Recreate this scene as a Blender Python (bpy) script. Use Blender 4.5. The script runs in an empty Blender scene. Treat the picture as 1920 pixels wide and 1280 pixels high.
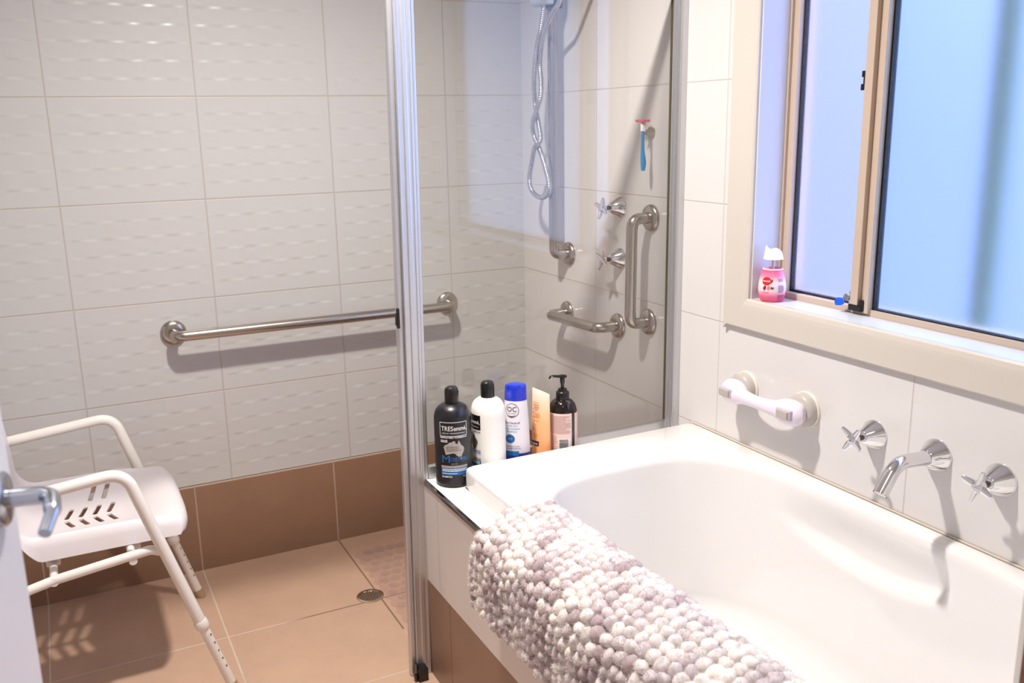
import bpy, bmesh, math, random
import numpy as np
from mathutils import Vector, Matrix
random.seed(7); rng = np.random.default_rng(7)
SC = bpy.context.scene
COL = SC.collection
PI = math.pi

# ------------------------------------------------------------------ camera
cam_d = bpy.data.cameras.new('camera')
cam = bpy.data.objects.new('camera', cam_d); COL.objects.link(cam)
cam_d.sensor_fit = 'HORIZONTAL'; cam_d.sensor_width = 36.0; cam_d.lens = 32.106
cam_d.clip_start = 0.02; cam_d.clip_end = 60
_p, _y, _r = 0.2345, 0.4641, -0.0187
_f = Vector((math.sin(_y)*math.cos(_p), math.cos(_y)*math.cos(_p), -math.sin(_p)))
_rt = Vector((math.cos(_y), -math.sin(_y), 0)); _u = _rt.cross(_f)
_r2 = math.cos(_r)*_rt + math.sin(_r)*_u; _u2 = -math.sin(_r)*_rt + math.cos(_r)*_u
M = Matrix((_r2, _u2, -_f)).transposed().to_4x4()
M.translation = Vector((-1.5085, -2.9028, 1.3974))
cam.matrix_world = M
cam_d.dof.use_dof = True; cam_d.dof.focus_distance = 2.1; cam_d.dof.aperture_fstop = 6.0
SC.camera = cam

# ------------------------------------------------------------------ sky, lamp, added fill, exposure
w = bpy.data.worlds.new('evening_sky'); SC.world = w; w.use_nodes = True
nt = w.node_tree; bg = nt.nodes['Background']
# clear dusk sky, brighter overhead and towards -y (where the sun went down), dimmer behind the house
tc = nt.nodes.new('ShaderNodeTexCoord'); dt = nt.nodes.new('ShaderNodeVectorMath'); dt.operation = 'DOT_PRODUCT'
dt.inputs[1].default_value = (0.0, -0.80, 0.60)
nt.links.new(tc.outputs['Generated'], dt.inputs[0])
mr = nt.nodes.new('ShaderNodeMapRange'); mr.interpolation_type = 'SMOOTHSTEP'
nt.links.new(dt.outputs['Value'], mr.inputs[0]); mr.inputs[1].default_value = -0.55; mr.inputs[2].default_value = 0.75
mx = nt.nodes.new('ShaderNodeMix'); mx.data_type = 'RGBA'; nt.links.new(mr.outputs[0], mx.inputs[0])
mx.inputs[6].default_value = (0.40, 0.545, 1.10, 1); mx.inputs[7].default_value = (2.2, 2.9, 4.9, 1)
nt.links.new(mx.outputs[2], bg.inputs['Color']); bg.inputs['Strength'].default_value = 1.0

def area(name, loc, size, energy, color, rot=(0, 0, 0), shape='DISK', spread=180):
    l = bpy.data.lights.new(name, 'AREA'); l.shape = shape; l.size = size; l.energy = energy; l.color = color; l.spread = math.radians(spread)
    o = bpy.data.objects.new(name, l); o.location = loc; o.rotation_euler = rot; COL.objects.link(o); return o
area('ceiling_lamp', (-0.98, -1.19, 2.385), 0.11, 28.5, (1.0, 0.945, 0.885), spread=145)
area('entry_fill_light', (-1.25, -2.75, 2.385), 0.5, 3, (1.0, 0.94, 0.88))  # added weak fill to brighten the room behind the camera, no known lamp there
SC.view_settings.view_transform = 'Standard'; SC.view_settings.look = 'None'
SC.view_settings.gamma = 1.0; SC.view_settings.use_curve_mapping = False
SC.view_settings.exposure = 0.34

# ------------------------------------------------------------------ materials
def srgb(r, g, b):
    f = lambda c: (c/255/12.92) if c/255 <= 0.04045 else ((c/255+0.055)/1.055)**2.4
    return (f(r), f(g), f(b), 1)
def mat(name, col, rough=0.5, metal=0.0, coat=0.0, spec=0.5, sss=0.0, noise=0.0, nscale=40, bump=0.0, bscale=200, emis=None):
    m = bpy.data.materials.new(name); m.use_nodes = True
    n = m.node_tree.nodes; b = n['Principled BSDF']; L = m.node_tree.links
    b.inputs['Base Color'].default_value = col; b.inputs['Roughness'].default_value = rough
    b.inputs['Metallic'].default_value = metal; b.inputs['Coat Weight'].default_value = coat
    b.inputs['Coat Roughness'].default_value = 0.05
    b.inputs['Specular IOR Level'].default_value = spec
    if sss: b.inputs['Subsurface Weight'].default_value = sss; b.inputs['Subsurface Radius'].default_value = (.01, .01, .01)
    if noise or bump:
        t = n.new('ShaderNodeTexCoord')
    if noise:
        nz = n.new('ShaderNodeTexNoise'); nz.inputs['Scale'].default_value = nscale; nz.inputs['Detail'].default_value = 5
        L.new(t.outputs['Object'], nz.inputs['Vector'])
        mx = n.new('ShaderNodeMix'); mx.data_type = 'RGBA'; mx.blend_type = 'MIX'
        mx.inputs[6].default_value = tuple(c*(1-noise) for c in col[:3])+(1,)
        mx.inputs[7].default_value = tuple(min(1, c*(1+noise)) for c in col[:3])+(1,)
        L.new(nz.outputs['Fac'], mx.inputs[0]); L.new(mx.outputs[2], b.inputs['Base Color'])
    if bump:
        n2 = n.new('ShaderNodeTexNoise'); n2.inputs['Scale'].default_value = bscale; n2.inputs['Detail'].default_value = 3
        L.new(t.outputs['Object'], n2.inputs['Vector'])
        bp = n.new('ShaderNodeBump'); bp.inputs['Strength'].default_value = bump; bp.inputs['Distance'].default_value = 0.001
        L.new(n2.outputs['Fac'], bp.inputs['Height']); L.new(bp.outputs[0], b.inputs['Normal'])
    return m

def tile_mat(name, base, grout, lines, gw=0.003, rough=0.15, noise=0.0, nscale=6, worn=None):
    """lines: list of (axis, size, offset); a joint runs where coordinate = offset + k*size"""
    m = bpy.data.materials.new(name); m.use_nodes = True
    n = m.node_tree.nodes; L = m.node_tree.links; b = n['Principled BSDF']
    t = n.new('ShaderNodeTexCoord'); s = n.new('ShaderNodeSeparateXYZ'); L.new(t.outputs['Object'], s.inputs[0])
    def mth(op, a, bb=None):
        q = n.new('ShaderNodeMath'); q.operation = op
        for i, v in enumerate((a, bb)):
            if v is None: continue
            if isinstance(v, (int, float)): q.inputs[i].default_value = v
            else: L.new(v, q.inputs[i])
        return q.outputs[0]
    best = None
    for ax, size, off in lines:
        c = mth('DIVIDE', mth('SUBTRACT', s.outputs[ax], off), size)
        d = mth('MULTIPLY', mth('ABSOLUTE', mth('SUBTRACT', mth('FRACT', mth('ADD', c, 0.5)), 0.5)), size)
        best = d if best is None else mth('MINIMUM', best, d)
    mr = n.new('ShaderNodeMapRange'); mr.interpolation_type = 'SMOOTHSTEP'
    L.new(best, mr.inputs[0]); mr.inputs[1].default_value = gw*0.25; mr.inputs[2].default_value = gw*0.75
    mr.inputs[3].default_value = 1; mr.inputs[4].default_value = 0
    col = None
    if noise:
        nz = n.new('ShaderNodeTexNoise'); nz.inputs['Scale'].default_value = nscale; nz.inputs['Detail'].default_value = 7
        nz.inputs['Roughness'].default_value = 0.65
        L.new(t.outputs['Object'], nz.inputs['Vector'])
        mx = n.new('ShaderNodeMix'); mx.data_type = 'RGBA'
        mx.inputs[6].default_value = tuple(c*(1-noise) for c in base[:3])+(1,)
        mx.inputs[7].default_value = tuple(min(1, c*(1+noise)) for c in base[:3])+(1,)
        L.new(nz.outputs['Fac'], mx.inputs[0]); col = mx.outputs[2]
    m2 = n.new('ShaderNodeMix'); m2.data_type = 'RGBA'
    L.new(mr.outputs[0], m2.inputs[0])
    if col is None: m2.inputs[6].default_value = base
    else: L.new(col, m2.inputs[6])
    m2.inputs[7].default_value = grout
    if worn:   # grout stained darker by water towards the drain (+x)
        wr_ = n.new('ShaderNodeMapRange'); wr_.interpolation_type = 'SMOOTHSTEP'; L.new(s.outputs[0], wr_.inputs[0])
        wr_.inputs[1].default_value = -1.06; wr_.inputs[2].default_value = -0.96
        gm = n.new('ShaderNodeMix'); gm.data_type = 'RGBA'; L.new(wr_.outputs[0], gm.inputs[0])
        gm.inputs[6].default_value = grout; gm.inputs[7].default_value = worn; L.new(gm.outputs[2], m2.inputs[7])
    L.new(m2.outputs[2], b.inputs['Base Color'])
    r2 = n.new('ShaderNodeMapRange'); L.new(mr.outputs[0], r2.inputs[0]); r2.inputs[3].default_value = rough; r2.inputs[4].default_value = 0.7
    L.new(r2.outputs[0], b.inputs['Roughness'])
    bp = n.new('ShaderNodeBump'); bp.inputs['Strength'].default_value = 0.6; bp.inputs['Distance'].default_value = 0.001; bp.invert = True
    L.new(mr.outputs[0], bp.inputs['Height']); L.new(bp.outputs[0], b.inputs['Normal'])
    return m

def vcol_mat(name, rough=0.5, coat=0.0, attr='Col', sheen=0.0):
    m = bpy.data.materials.new(name); m.use_nodes = True
    n = m.node_tree.nodes; b = n['Principled BSDF']; a = n.new('ShaderNodeAttribute'); a.attribute_name = attr
    m.node_tree.links.new(a.outputs['Color'], b.inputs['Base Color']); b.inputs['Roughness'].default_value = rough
    b.inputs['Coat Weight'].default_value = coat; b.inputs['Sheen Weight'].default_value = sheen
    return m

def zgrad_mat(name, stops, z0, z1, rough=0.3, coat=0.0):
    m = bpy.data.materials.new(name); m.use_nodes = True
    n = m.node_tree.nodes; L = m.node_tree.links; b = n['Principled BSDF']
    g = n.new('ShaderNodeTexCoord'); s = n.new('ShaderNodeSeparateXYZ'); L.new(g.outputs['Object'], s.inputs[0])
    r = n.new('ShaderNodeMapRange'); L.new(s.outputs[2], r.inputs[0]); r.inputs[1].default_value = z0; r.inputs[2].default_value = z1
    c = n.new('ShaderNodeValToRGB'); L.new(r.outputs[0], c.inputs[0])
    while len(c.color_ramp.elements) < len(stops): c.color_ramp.elements.new(0.5)
    for e, (p, q) in zip(c.color_ramp.elements, stops): e.position = p; e.color = q
    L.new(c.outputs[0], b.inputs['Base Color']); b.inputs['Roughness'].default_value = rough; b.inputs['Coat Weight'].default_value = coat
    return m

def clear_glass(name, tint):
    m = bpy.data.materials.new(name); m.use_nodes = True
    n = m.node_tree.nodes; L = m.node_tree.links; n.remove(n['Principled BSDF'])
    lw = n.new('ShaderNodeLayerWeight'); lw.inputs[0].default_value = 0.5
    pw = n.new('ShaderNodeMath'); pw.operation = 'POWER'; L.new(lw.outputs['Facing'], pw.inputs[0]); pw.inputs[1].default_value = 4
    ma = n.new('ShaderNodeMath'); ma.operation = 'MULTIPLY_ADD'; L.new(pw.outputs[0], ma.inputs[0]); ma.inputs[1].default_value = 0.9; ma.inputs[2].default_value = 0.035
    t = n.new('ShaderNodeBsdfTransparent'); t.inputs[0].default_value = tint
    g = n.new('ShaderNodeBsdfGlossy'); g.inputs['Roughness'].default_value = 0.0
    x = n.new('ShaderNodeMixShader'); L.new(ma.outputs[0], x.inputs[0]); L.new(t.outputs[0], x.inputs[1]); L.new(g.outputs[0], x.inputs[2])
    L.new(x.outputs[0], n['Material Output'].inputs[0])
    return m

def frosted(name, tint, rough):
    m = bpy.data.materials.new(name); m.use_nodes = True
    b = m.node_tree.nodes['Principled BSDF']
    b.inputs['Base Color'].default_value = tint; b.inputs['Roughness'].default_value = rough
    b.inputs['Transmission Weight'].default_value = 1.0; b.inputs['IOR'].default_value = 1.3
    return m

WS, SK, TH, TW = 0.2904, 0.2904, 0.3, 0.3977
white_glaze = srgb(238, 230, 220)
M_back = tile_mat('textured_white_wall_tile', srgb(199, 197, 195), srgb(186, 177, 169), [(2, TH, WS), (0, TW, -1.4797)], gw=0.004, rough=0.30)
M_right = tile_mat('plain_white_wall_tile', srgb(222, 218, 216), srgb(202, 194, 188), [(2, TH, WS), (1, 0.602, -0.4854)], gw=0.003, rough=0.14)
M_skirtx = tile_mat('brown_skirting_tile', srgb(148, 114, 91), srgb(178, 154, 134), [(0, 0.4523, -1.2005), (2, 5, WS)], gw=0.005, rough=0.4, noise=0.14, nscale=9)
M_skirty = tile_mat('brown_skirting_tile_side', srgb(148, 114, 91), srgb(178, 154, 134), [(1, 0.4523, -0.45), (2, 5, WS)], gw=0.005, rough=0.4, noise=0.14, nscale=9)
M_floorA = tile_mat('brown_floor_tile_shower', srgb(192, 158, 134), srgb(204, 184, 164), [(0, 0.4523, -1.2005), (1, 30, -0.4628)], gw=0.005, rough=0.38, noise=0.16, nscale=8, worn=srgb(126, 98, 76))
M_floorB = tile_mat('brown_floor_tile_entry', srgb(192, 158, 134), srgb(196, 174, 154), [(0, 0.4523, -1.2005), (1, 0.4523, -0.8575)], gw=0.005, rough=0.38, noise=0.16, nscale=8)
M_hobw = tile_mat('white_surround_tile', srgb(222, 216, 212), srgb(195, 184, 174), [(1, 0.6, -1.3)], gw=0.002, rough=0.15)
M_hobb = tile_mat('brown_surround_tile', srgb(138, 106, 88), srgb(112, 86, 70), [(1, 0.46, -1.0778)], gw=0.003, rough=0.35, noise=0.12, nscale=9)
M_paint = mat('warm_white_paint', srgb(236, 230, 222), 0.6)
M_ceil = mat('ceiling_paint', srgb(240, 236, 230), 0.8)
M_gloss_paint = mat('cream_gloss_paint', srgb(210, 202, 192), 0.3)
M_reveal = mat('white_reveal_paint', srgb(208, 210, 214), 0.3)
M_acryl = mat('white_acrylic', srgb(238, 235, 232), 0.09, coat=0.5)
M_steel = mat('brushed_stainless_steel', (0.47, 0.425, 0.385, 1), 0.25, 1.0, bump=0.08, bscale=500)
M_chrome = mat('polished_chrome', (0.80, 0.80, 0.82, 1), 0.06, 1.0)
M_hose = mat('hose_chrome', (0.58, 0.56, 0.56, 1), 0.25, 1.0)
M_alu = mat('anodised_aluminium', (0.66, 0.66, 0.68, 1), 0.46, 1.0)
M_trimmetal = mat('polished_edge_trim', (0.42, 0.40, 0.38, 1), 0.14, 1.0)
M_glass = clear_glass('shower_glass', (0.992, 0.997, 0.992, 1))
M_black = mat('black_plastic', srgb(16, 14, 14), 0.3)
M_rubber = mat('black_rubber', srgb(20, 20, 22), 0.6)
M_beige = mat('beige_window_aluminium', srgb(198, 178, 160), 0.4, 0.0)
M_frostA = frosted('frosted_pane_lavender', (0.97, 0.90, 0.98, 1), 0.5)
M_frostB = frosted('frosted_pane_pale_blue', (0.84, 0.93, 1.0, 1), 0.42)
M_chair = mat('white_moulded_plastic', srgb(226, 218, 218), 0.35)
M_chairtube = mat('cream_enamel_tube', srgb(234, 227, 218), 0.25, coat=0.3)
M_doorw = mat('white_door_paint', srgb(232, 230, 230), 0.3)
M_satin = mat('satin_steel', (0.50, 0.53, 0.58, 1), 0.22, 1.0)
M_grip = mat('pale_lilac_plastic', srgb(238, 226, 240), 0.2, coat=0.4)
M_grey = mat('warm_grey_plastic', srgb(190, 184, 176), 0.3)
M_lip = mat('cream_suction_rubber', srgb(230, 221, 208), 0.35)
M_white = mat('white_plastic', srgb(244, 240, 232), 0.25)
M_print_white = mat('white_print', srgb(240, 238, 236), 0.5)
M_print_black = mat('black_print', srgb(22, 18, 18), 0.4)
M_print_blue = mat('blue_print', srgb(24, 110, 176), 0.4)

# ------------------------------------------------------------------ mesh helpers
class MB:
    def __init__(s): s.v = []; s.f = []; s.c = []; s.smooth = []
    def add(s, vs, fs, col=None, smooth=True):
        o = len(s.v); s.v += [tuple(map(float, p)) for p in vs]
        s.f += [tuple(i+o for i in f) for f in fs]; s.smooth += [smooth]*len(fs)
        if col is not None: s.c += [col]*len(vs)
        return s
    def box(s, x0, x1, y0, y1, z0, z1, bev=0.0, seg=2, xf=None):
        bm = bmesh.new(); bmesh.ops.create_cube(bm, size=1)
        for v in bm.verts: v.co = Vector(((x0+x1)/2+v.co.x*(x1-x0), (y0+y1)/2+v.co.y*(y1-y0), (z0+z1)/2+v.co.z*(z1-z0)))
        if bev: bmesh.ops.bevel(bm, geom=bm.edges[:], offset=bev, segments=seg, profile=0.6, affect='EDGES')
        bm.verts.index_update()
        vs = [v.co.copy() for v in bm.verts]
        if xf: vs = [xf(v) for v in vs]
        s.add(vs, [[v.index for v in f.verts] for f in bm.faces], smooth=False); bm.free(); return s
    def tube(s, pts, r, seg=16, caps=True, squash=None, close=False):
        P = [Vector(p) for p in pts]; n = len(P); R = r if hasattr(r, '__len__') else [r]*n
        T = []
        for i in range(n):
            a = P[(i-1) % n] if close else P[max(i-1, 0)]; b = P[(i+1) % n] if close else P[min(i+1, n-1)]
            T.append((b-a).normalized())
        up = Vector((0, 0, 1)) if abs(T[0].z) < 0.9 else Vector((1, 0, 0))
        N = (up - T[0]*up.dot(T[0])).normalized(); vs = []; fs = []
        for i in range(n):
            N = (N - T[i]*N.dot(T[i])).normalized(); B = T[i].cross(N)
            q = squash if squash else (1, 1)
            for k in range(seg):
                a = 2*PI*k/seg; vs.append(P[i] + N*(R[i]*q[0]*math.cos(a)) + B*(R[i]*q[1]*math.sin(a)))
        for i in range(n if close else n-1):
            for k in range(seg):
                a, b = i*seg+k, i*seg+(k+1) % seg; c = ((i+1) % n)*seg
                fs.append((a, b, c+(k+1) % seg, c+k))
        if caps and not close: fs += [tuple(range(seg-1, -1, -1)), tuple(range((n-1)*seg, n*seg))]
        s.add(vs, fs); return s
    def lathe(s, prof, origin=(0, 0, 0), axis=(0, 0, 1), seg=40, sx=1.0, sy=1.0, rz=0.0):
        A = Vector(axis).normalized(); O = Vector(origin)
        up = Vector((0, 0, 1)) if abs(A.z) < 0.9 else Vector((1, 0, 0))
        X = (up - A*up.dot(A)).normalized(); Y = A.cross(X)
        if abs(A.z) > 0.99: X = Vector((math.cos(rz), math.sin(rz), 0)); Y = Vector((-math.sin(rz), math.cos(rz), 0))
        vs = []; fs = []
        for (r, z) in prof:
            for k in range(seg):
                a = 2*PI*k/seg; vs.append(O + A*z + X*(r*sx*math.cos(a)) + Y*(r*sy*math.sin(a)))
        for i in range(len(prof)-1):
            for k in range(seg):
                fs.append((i*seg+k, i*seg+(k+1) % seg, (i+1)*seg+(k+1) % seg, (i+1)*seg+k))
        fs.append(tuple(range(seg-1, -1, -1))); fs.append(tuple(range((len(prof)-1)*seg, len(prof)*seg)))
        s.add(vs, fs); return s
    def grid(s, fn, nu, nv, closeu=False, smooth=True):
        vs = [fn(i/(nu if closeu else nu-1), j/(nv-1)) for j in range(nv) for i in range(nu)]
        fs = []
        for j in range(nv-1):
            for i in range(nu if closeu else nu-1):
                i2 = (i+1) % nu; fs.append((j*nu+i, j*nu+i2, (j+1)*nu+i2, (j+1)*nu+i))
        s.add(vs, fs, smooth=smooth); return s
    def prism(s, poly, z0, z1, xf):
        n = len(poly); vs = [xf(x, y, z0) for x, y in poly]+[xf(x, y, z1) for x, y in poly]
        fs = [tuple(range(n-1, -1, -1)), tuple(range(n, 2*n))]+[(i, (i+1) % n, n+(i+1) % n, n+i) for i in range(n)]
        s.add(vs, fs, smooth=False); return s
    def build(s, name, m, parent=None, loc=None, auto=True, **props):
        off = Vector((0, 0, 0)); p = parent
        while p is not None: off += p.location; p = p.parent
        L = Vector(loc) - off if loc is not None else Vector((0, 0, 0))
        O = off + L
        me = bpy.data.meshes.new(name)
        me.from_pydata([(x-O.x, y-O.y, z-O.z) for x, y, z in s.v], [], s.f)
        if s.c:
            a = me.color_attributes.new('Col', 'FLOAT_COLOR', 'POINT')
            a.data.foreach_set('color', np.array([tuple(c) if len(c) == 4 else tuple(c)+(1,) for c in s.c], dtype=np.float32).ravel())
        me.polygons.foreach_set('use_smooth', s.smooth)
        me.validate(); me.update()
        if any(s.smooth) and auto:
            me.set_sharp_from_angle(angle=math.radians(42))
        o = bpy.data.objects.new(name, me); o.location = L; COL.objects.link(o)
        for q in (m if isinstance(m, (list, tuple)) else [m]): me.materials.append(q)
        if parent is not None: o.parent = parent
        for k, v in props.items(): o[k] = v
        return o

def recalc(o):
    bm = bmesh.new(); bm.from_mesh(o.data); bmesh.ops.recalc_face_normals(bm, faces=bm.faces); bm.to_mesh(o.data); bm.free(); return o

def thing(name, label, cat, loc, group=None):
    o = bpy.data.objects.new(name, None); o.location = loc; o.empty_display_size = 0.05; COL.objects.link(o)
    o['label'] = label; o['category'] = cat
    if group: o['group'] = group
    return o
def tag(o, label, cat, group=None):
    o['label'] = label; o['category'] = cat
    if group: o['group'] = group
    return o
def struct(o): o['kind'] = 'structure'; return o

def smooth_path(pts, n=8):
    P = [Vector(p) for p in pts]; out = []
    for i in range(len(P)-1):
        p0 = P[max(i-1, 0)]; p1 = P[i]; p2 = P[i+1]; p3 = P[min(i+2, len(P)-1)]
        for k in range(n):
            t = k/n
            out.append(0.5*((2*p1)+(p2-p0)*t+(2*p0-5*p1+4*p2-p3)*t*t+(-p0+3*p1-3*p2+p3)*t**3))
    out.append(P[-1]); return out
def bend_path(pts, rad, n=10):
    """straight runs joined by round bends"""
    P = [Vector(p) for p in pts]; out = [P[0]]
    for i in range(1, len(P)-1):
        a = (P[i-1]-P[i]); b = (P[i+1]-P[i]); la, lb = a.length, b.length; a.normalize(); b.normalize()
        th = a.angle(b); d = min(rad/math.tan(th/2), la*0.49, lb*0.49)
        p0 = P[i]+a*d; p1 = P[i]+b*d; c = P[i]
        for k in range(n+1):
            t = k/n; out.append(p0*(1-t)**2+c*2*t*(1-t)+p1*t*t)
    out.append(P[-1]); return out

_tc = {}
def text2d(body, width=None, height=None, bold=0.0):
    """glyph outlines as flat mesh, centred on x, baseline at 0, scaled to width or height"""
    key = (body, bold)
    if key not in _tc:
        cu = bpy.data.curves.new('t', 'FONT'); cu.body = body; cu.align_x = 'CENTER'; cu.offset = bold; cu.resolution_u = 3
        o = bpy.data.objects.new('t', cu); COL.objects.link(o)
        dg = bpy.context.evaluated_depsgraph_get(); dg.update()
        me = bpy.data.meshes.new_from_object(o.evaluated_get(dg))
        vs = [(v.co.x, v.co.y) for v in me.vertices]; fs = [tuple(p.vertices) for p in me.polygons]
        bpy.data.objects.remove(o); bpy.data.curves.remove(cu); bpy.data.meshes.remove(me); _tc[key] = (vs, fs)
    vs, fs = _tc[key]
    x0 = min(v[0] for v in vs); x1 = max(v[0] for v in vs); h = 0.7
    k = width/(x1-x0) if width else height/h
    kz = height/h if (height and width) else k
    cx = (x0+x1)/2
    return [((x-cx)*k, y*kz) for x, y in vs], fs

# ================================================================== THE ROOM
XL, YF, ZC = -2.32, -3.45, 2.40
# floor
fl = MB()
fl.add([(XL, -0.66, 0), (0, -0.66, 0), (0, 0, 0), (XL, 0, 0)], [(0, 1, 2, 3)], smooth=False)
fl.add([(XL, YF, 0), (0, YF, 0), (0, -0.66, 0), (XL, -0.66, 0)], [(0, 1, 2, 3)], smooth=False)
floor = struct(fl.build('floor', [M_floorA, M_floorB])); floor.data.polygons[1].material_index = 1
struct(MB().box(XL-.1, 0.15, YF-.1, 0.1, ZC, ZC+.08).build('ceiling', M_ceil))
struct(MB().box(XL-.1, XL, YF-.1, 0.1, 0, ZC).build('wall_left', M_back))
struct(MB().box(XL-.1, 0.15, YF-.1, YF, 0, ZC).build('wall_front', M_paint))
# back wall: glazed tiles whose relief is a weave of shallow waves, real geometry
def back_wall():
    rows_per = 6; rh = TH/rows_per; lam = 0.0905; amp = 0.0007
    z0, z1 = WS, ZC
    nx = int((0-XL)/0.0075)+1; xs = np.linspace(XL, 0, nx)
    zs = []
    r0 = 0; z = z0
    while z < z1-1e-6:
        for f in (0.03, 0.14, 0.32, 0.5, 0.68, 0.86, 0.97): zs.append((z+rh*f, r0))
        z += rh; r0 += 1
    zs.append((z1, r0-1))
    V = np.zeros((len(zs), nx, 3))
    for j, (zz, rr) in enumerate(zs):
        inrow = (zz-z0)/rh; k = int(math.floor(inrow+1e-6)); fr = inrow-k
        ph = PI*(k % 2)
        c = xs-(-1.4797)
        wv = np.sin(2*PI*c/lam+ph); wv = np.sign(wv)*np.abs(wv)**1.3
        dk = lambda q: math.exp(-(q/0.22)**1.5)
        h = amp*wv*(dk(fr)+dk(1-fr))*(1 if True else 0)
        # flat margins near tile joints
        dx = np.abs(((c/TW+0.5) % 1)-0.5)*TW; h = h*np.clip((dx-0.006)/0.02, 0, 1)
        dz = abs((((zz-z0)/TH+0.5) % 1)-0.5)*TH; h = h*min(1, max(0, (dz-0.004)/0.02))
        V[j, :, 0] = xs; V[j, :, 1] = -h; V[j, :, 2] = zz
    mb = MB(); n = len(zs)
    mb.v = [tuple(p) for p in V.reshape(-1, 3)]
    mb.f = [(j*nx+i, j*nx+i+1, (j+1)*nx+i+1, (j+1)*nx+i) for j in range(n-1) for i in range(nx-1)]
    mb.smooth = [True]*len(mb.f)
    mb.add([(XL, 0, -.0), (0, 0, 0), (0, 0, WS), (XL, 0, WS)], [(0, 1, 2, 3)], smooth=False)
    mb.box(XL-.1, 0.1, 0.006, 0.1, 0, ZC)
    return struct(mb.build('wall_back', M_back, auto=False))
back_wall()
# brown skirting tiles
struct(MB().box(XL, 0, -0.009, 0.001, 0, SK, 0.0015).build('baseboard_back', M_skirtx))
struct(MB().box(-0.009, 0.001, -0.8795, -0.009, 0, SK, 0.0015).build('baseboard_right', M_skirty))
# right wall with the window opening
WY0, WY1, WZ0, WZ1 = -1.2, -2.55, 0.969, 2.05
wr = MB()
wr.box(0, 0.14, WY0, 0.1, 0, ZC); wr.box(0, 0.14, WY1, WY0, 0, WZ0-.0065); wr.box(0, 0.14, WY1, WY0, WZ1, ZC); wr.box(0, 0.14, YF-.1, WY1, 0, ZC)
struct(wr.build('wall_right', M_right))
# architrave round the opening
ar = MB()
def arch_board(pa, pb, wdir, wid=0.087):
    """profiled board from pa to pb, inner edge at the line pa-pb, width towards wdir, mitred"""
    pa = Vector(pa); pb = Vector(pb); d = (pb-pa).normalized(); wd = Vector(wdir)
    prof = [(0, 0.0), (0, -0.008), (0.004, -0.0105), (0.014, -0.0125), (0.022, -0.013), (wid-.004, -0.013), (wid, -0.010), (wid, 0.0)]
    vs = []
    for p, sgn in ((pa, -1), (pb, 1)):
        for wv, xv in prof: vs.append(p + wd*wv + d*(sgn*wv) + Vector((xv, 0, 0)))
    n = len(prof); fs = [(i, i+1, n+i+1, n+i) for i in range(n-1)]+[tuple(range(n)), tuple(range(2*n-1, n-1, -1))]
    ar.add(vs, fs, smooth=False)
arch_board((0, WY0, WZ0), (0, WY1, WZ0), (0, 0, -1), 0.077)
arch_board((0, WY0, WZ1), (0, WY1, WZ1), (0, 0, 1))
arch_board((0, WY0, WZ1), (0, WY0, WZ0), (0, 1, 0))
arch_board((0, WY1, WZ1), (0, WY1, WZ0), (0, -1, 0))
recalc(struct(ar.build('trim_1', M_gloss_paint)))
# window
win = bpy.data.objects.new('window_1', None); win.location = (0.08, WY0, WZ0); COL.objects.link(win); win['kind'] = 'structure'
rv = MB(); t = 0.004
rv.box(-0.001, 0.08, WY0-t, WY0, WZ0, WZ1); rv.box(-0.001, 0.08, WY1, WY1+t, WZ0, WZ1); rv.box(-0.001, 0.08, WY1, WY0, WZ1-t, WZ1)
rv.build('window_reveal', M_reveal, win)
MB().box(-0.002, 0.14, WY1, WY0, WZ0-.006, WZ0, 0.001).build('window_sill', M_reveal, win)
fr = MB()
fr.box(0.078, 0.14, WY1, WY0, WZ0, WZ0+.014, .001); fr.box(0.078, 0.14, WY1, WY0, WZ1-.03, WZ1, .001)
fr.box(0.086, 0.14, WY0-.028, WY0, WZ0, WZ1, .001); fr.box(0.078, 0.09, WY0-.010, WY0, WZ0, WZ1, .001); fr.box(0.086, 0.14, WY1, WY1+.03, WZ0, WZ1, .001)
fr.build('window_frame', M_beige, win)
ml = MB()
ml.box(0.066, 0.105, -1.470, -1.448, WZ0+.02, WZ1-.02, .002); ml.box(0.078, 0.1, -1.484, -1.470, WZ0+.008, WZ1-.02, .001); ml.box(0.070, 0.105, -1.496, -1.484, WZ0+.006, WZ1-.02, .0015)
mlo = ml.build('sliding_sash_stile', M_beige, win)
MB().box(0.064, 0.1, -1.482, -1.446, WZ0+.008, WZ0+.022, .002).box(0.066, 0.08, -1.486, -1.474, WZ0+.01, WZ0+.034, .002).build('black_end_cap', M_black, mlo)
se = MB()
se.box(0.098, 0.113, WY0-.032, WY0-.026, WZ0+.014, WZ1-.03); se.box(0.098, 0.113, -1.452, WY0-.03, WZ0+.013, WZ0+.018)
se.box(0.084, 0.1, -1.501, -1.495, WZ0+.013, WZ1-.03); se.box(0.084, 0.1, WY1+.03, -1.5, WZ0+.013, WZ0+.017)
se.build('glazing_seal', M_rubber, win)
MB().box(0.105, 0.110, -1.452, WY0-.028, WZ0+.013, WZ1-.028).build('pane', M_frostA, win)
MB().box(0.092, 0.097, WY1+.028, -1.494, WZ0+.012, WZ1-.028).build('pane', M_frostB, win)
lt = MB().box(0.070, 0.092, -1.452, -1.4405, 1.452, 1.492, .001).box(0.068, 0.092, -1.452, -1.4375, 1.479, 1.492, .001).box(0.068, 0.092, -1.452, -1.4365, 1.452, 1.465, .001)
lt.build('sash_latch', M_black, win)
kl = MB().lathe([(.0075, 0), (.0075, .012), (.005, .013)], (0.074, -1.440, WZ0+.034), (-1, 0, 0.2), 20).box(0.07, 0.085, -1.452, -1.442, WZ0+.015, WZ0+.05, .001)
klo = kl.build('key_lock', M_satin, win)
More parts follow.
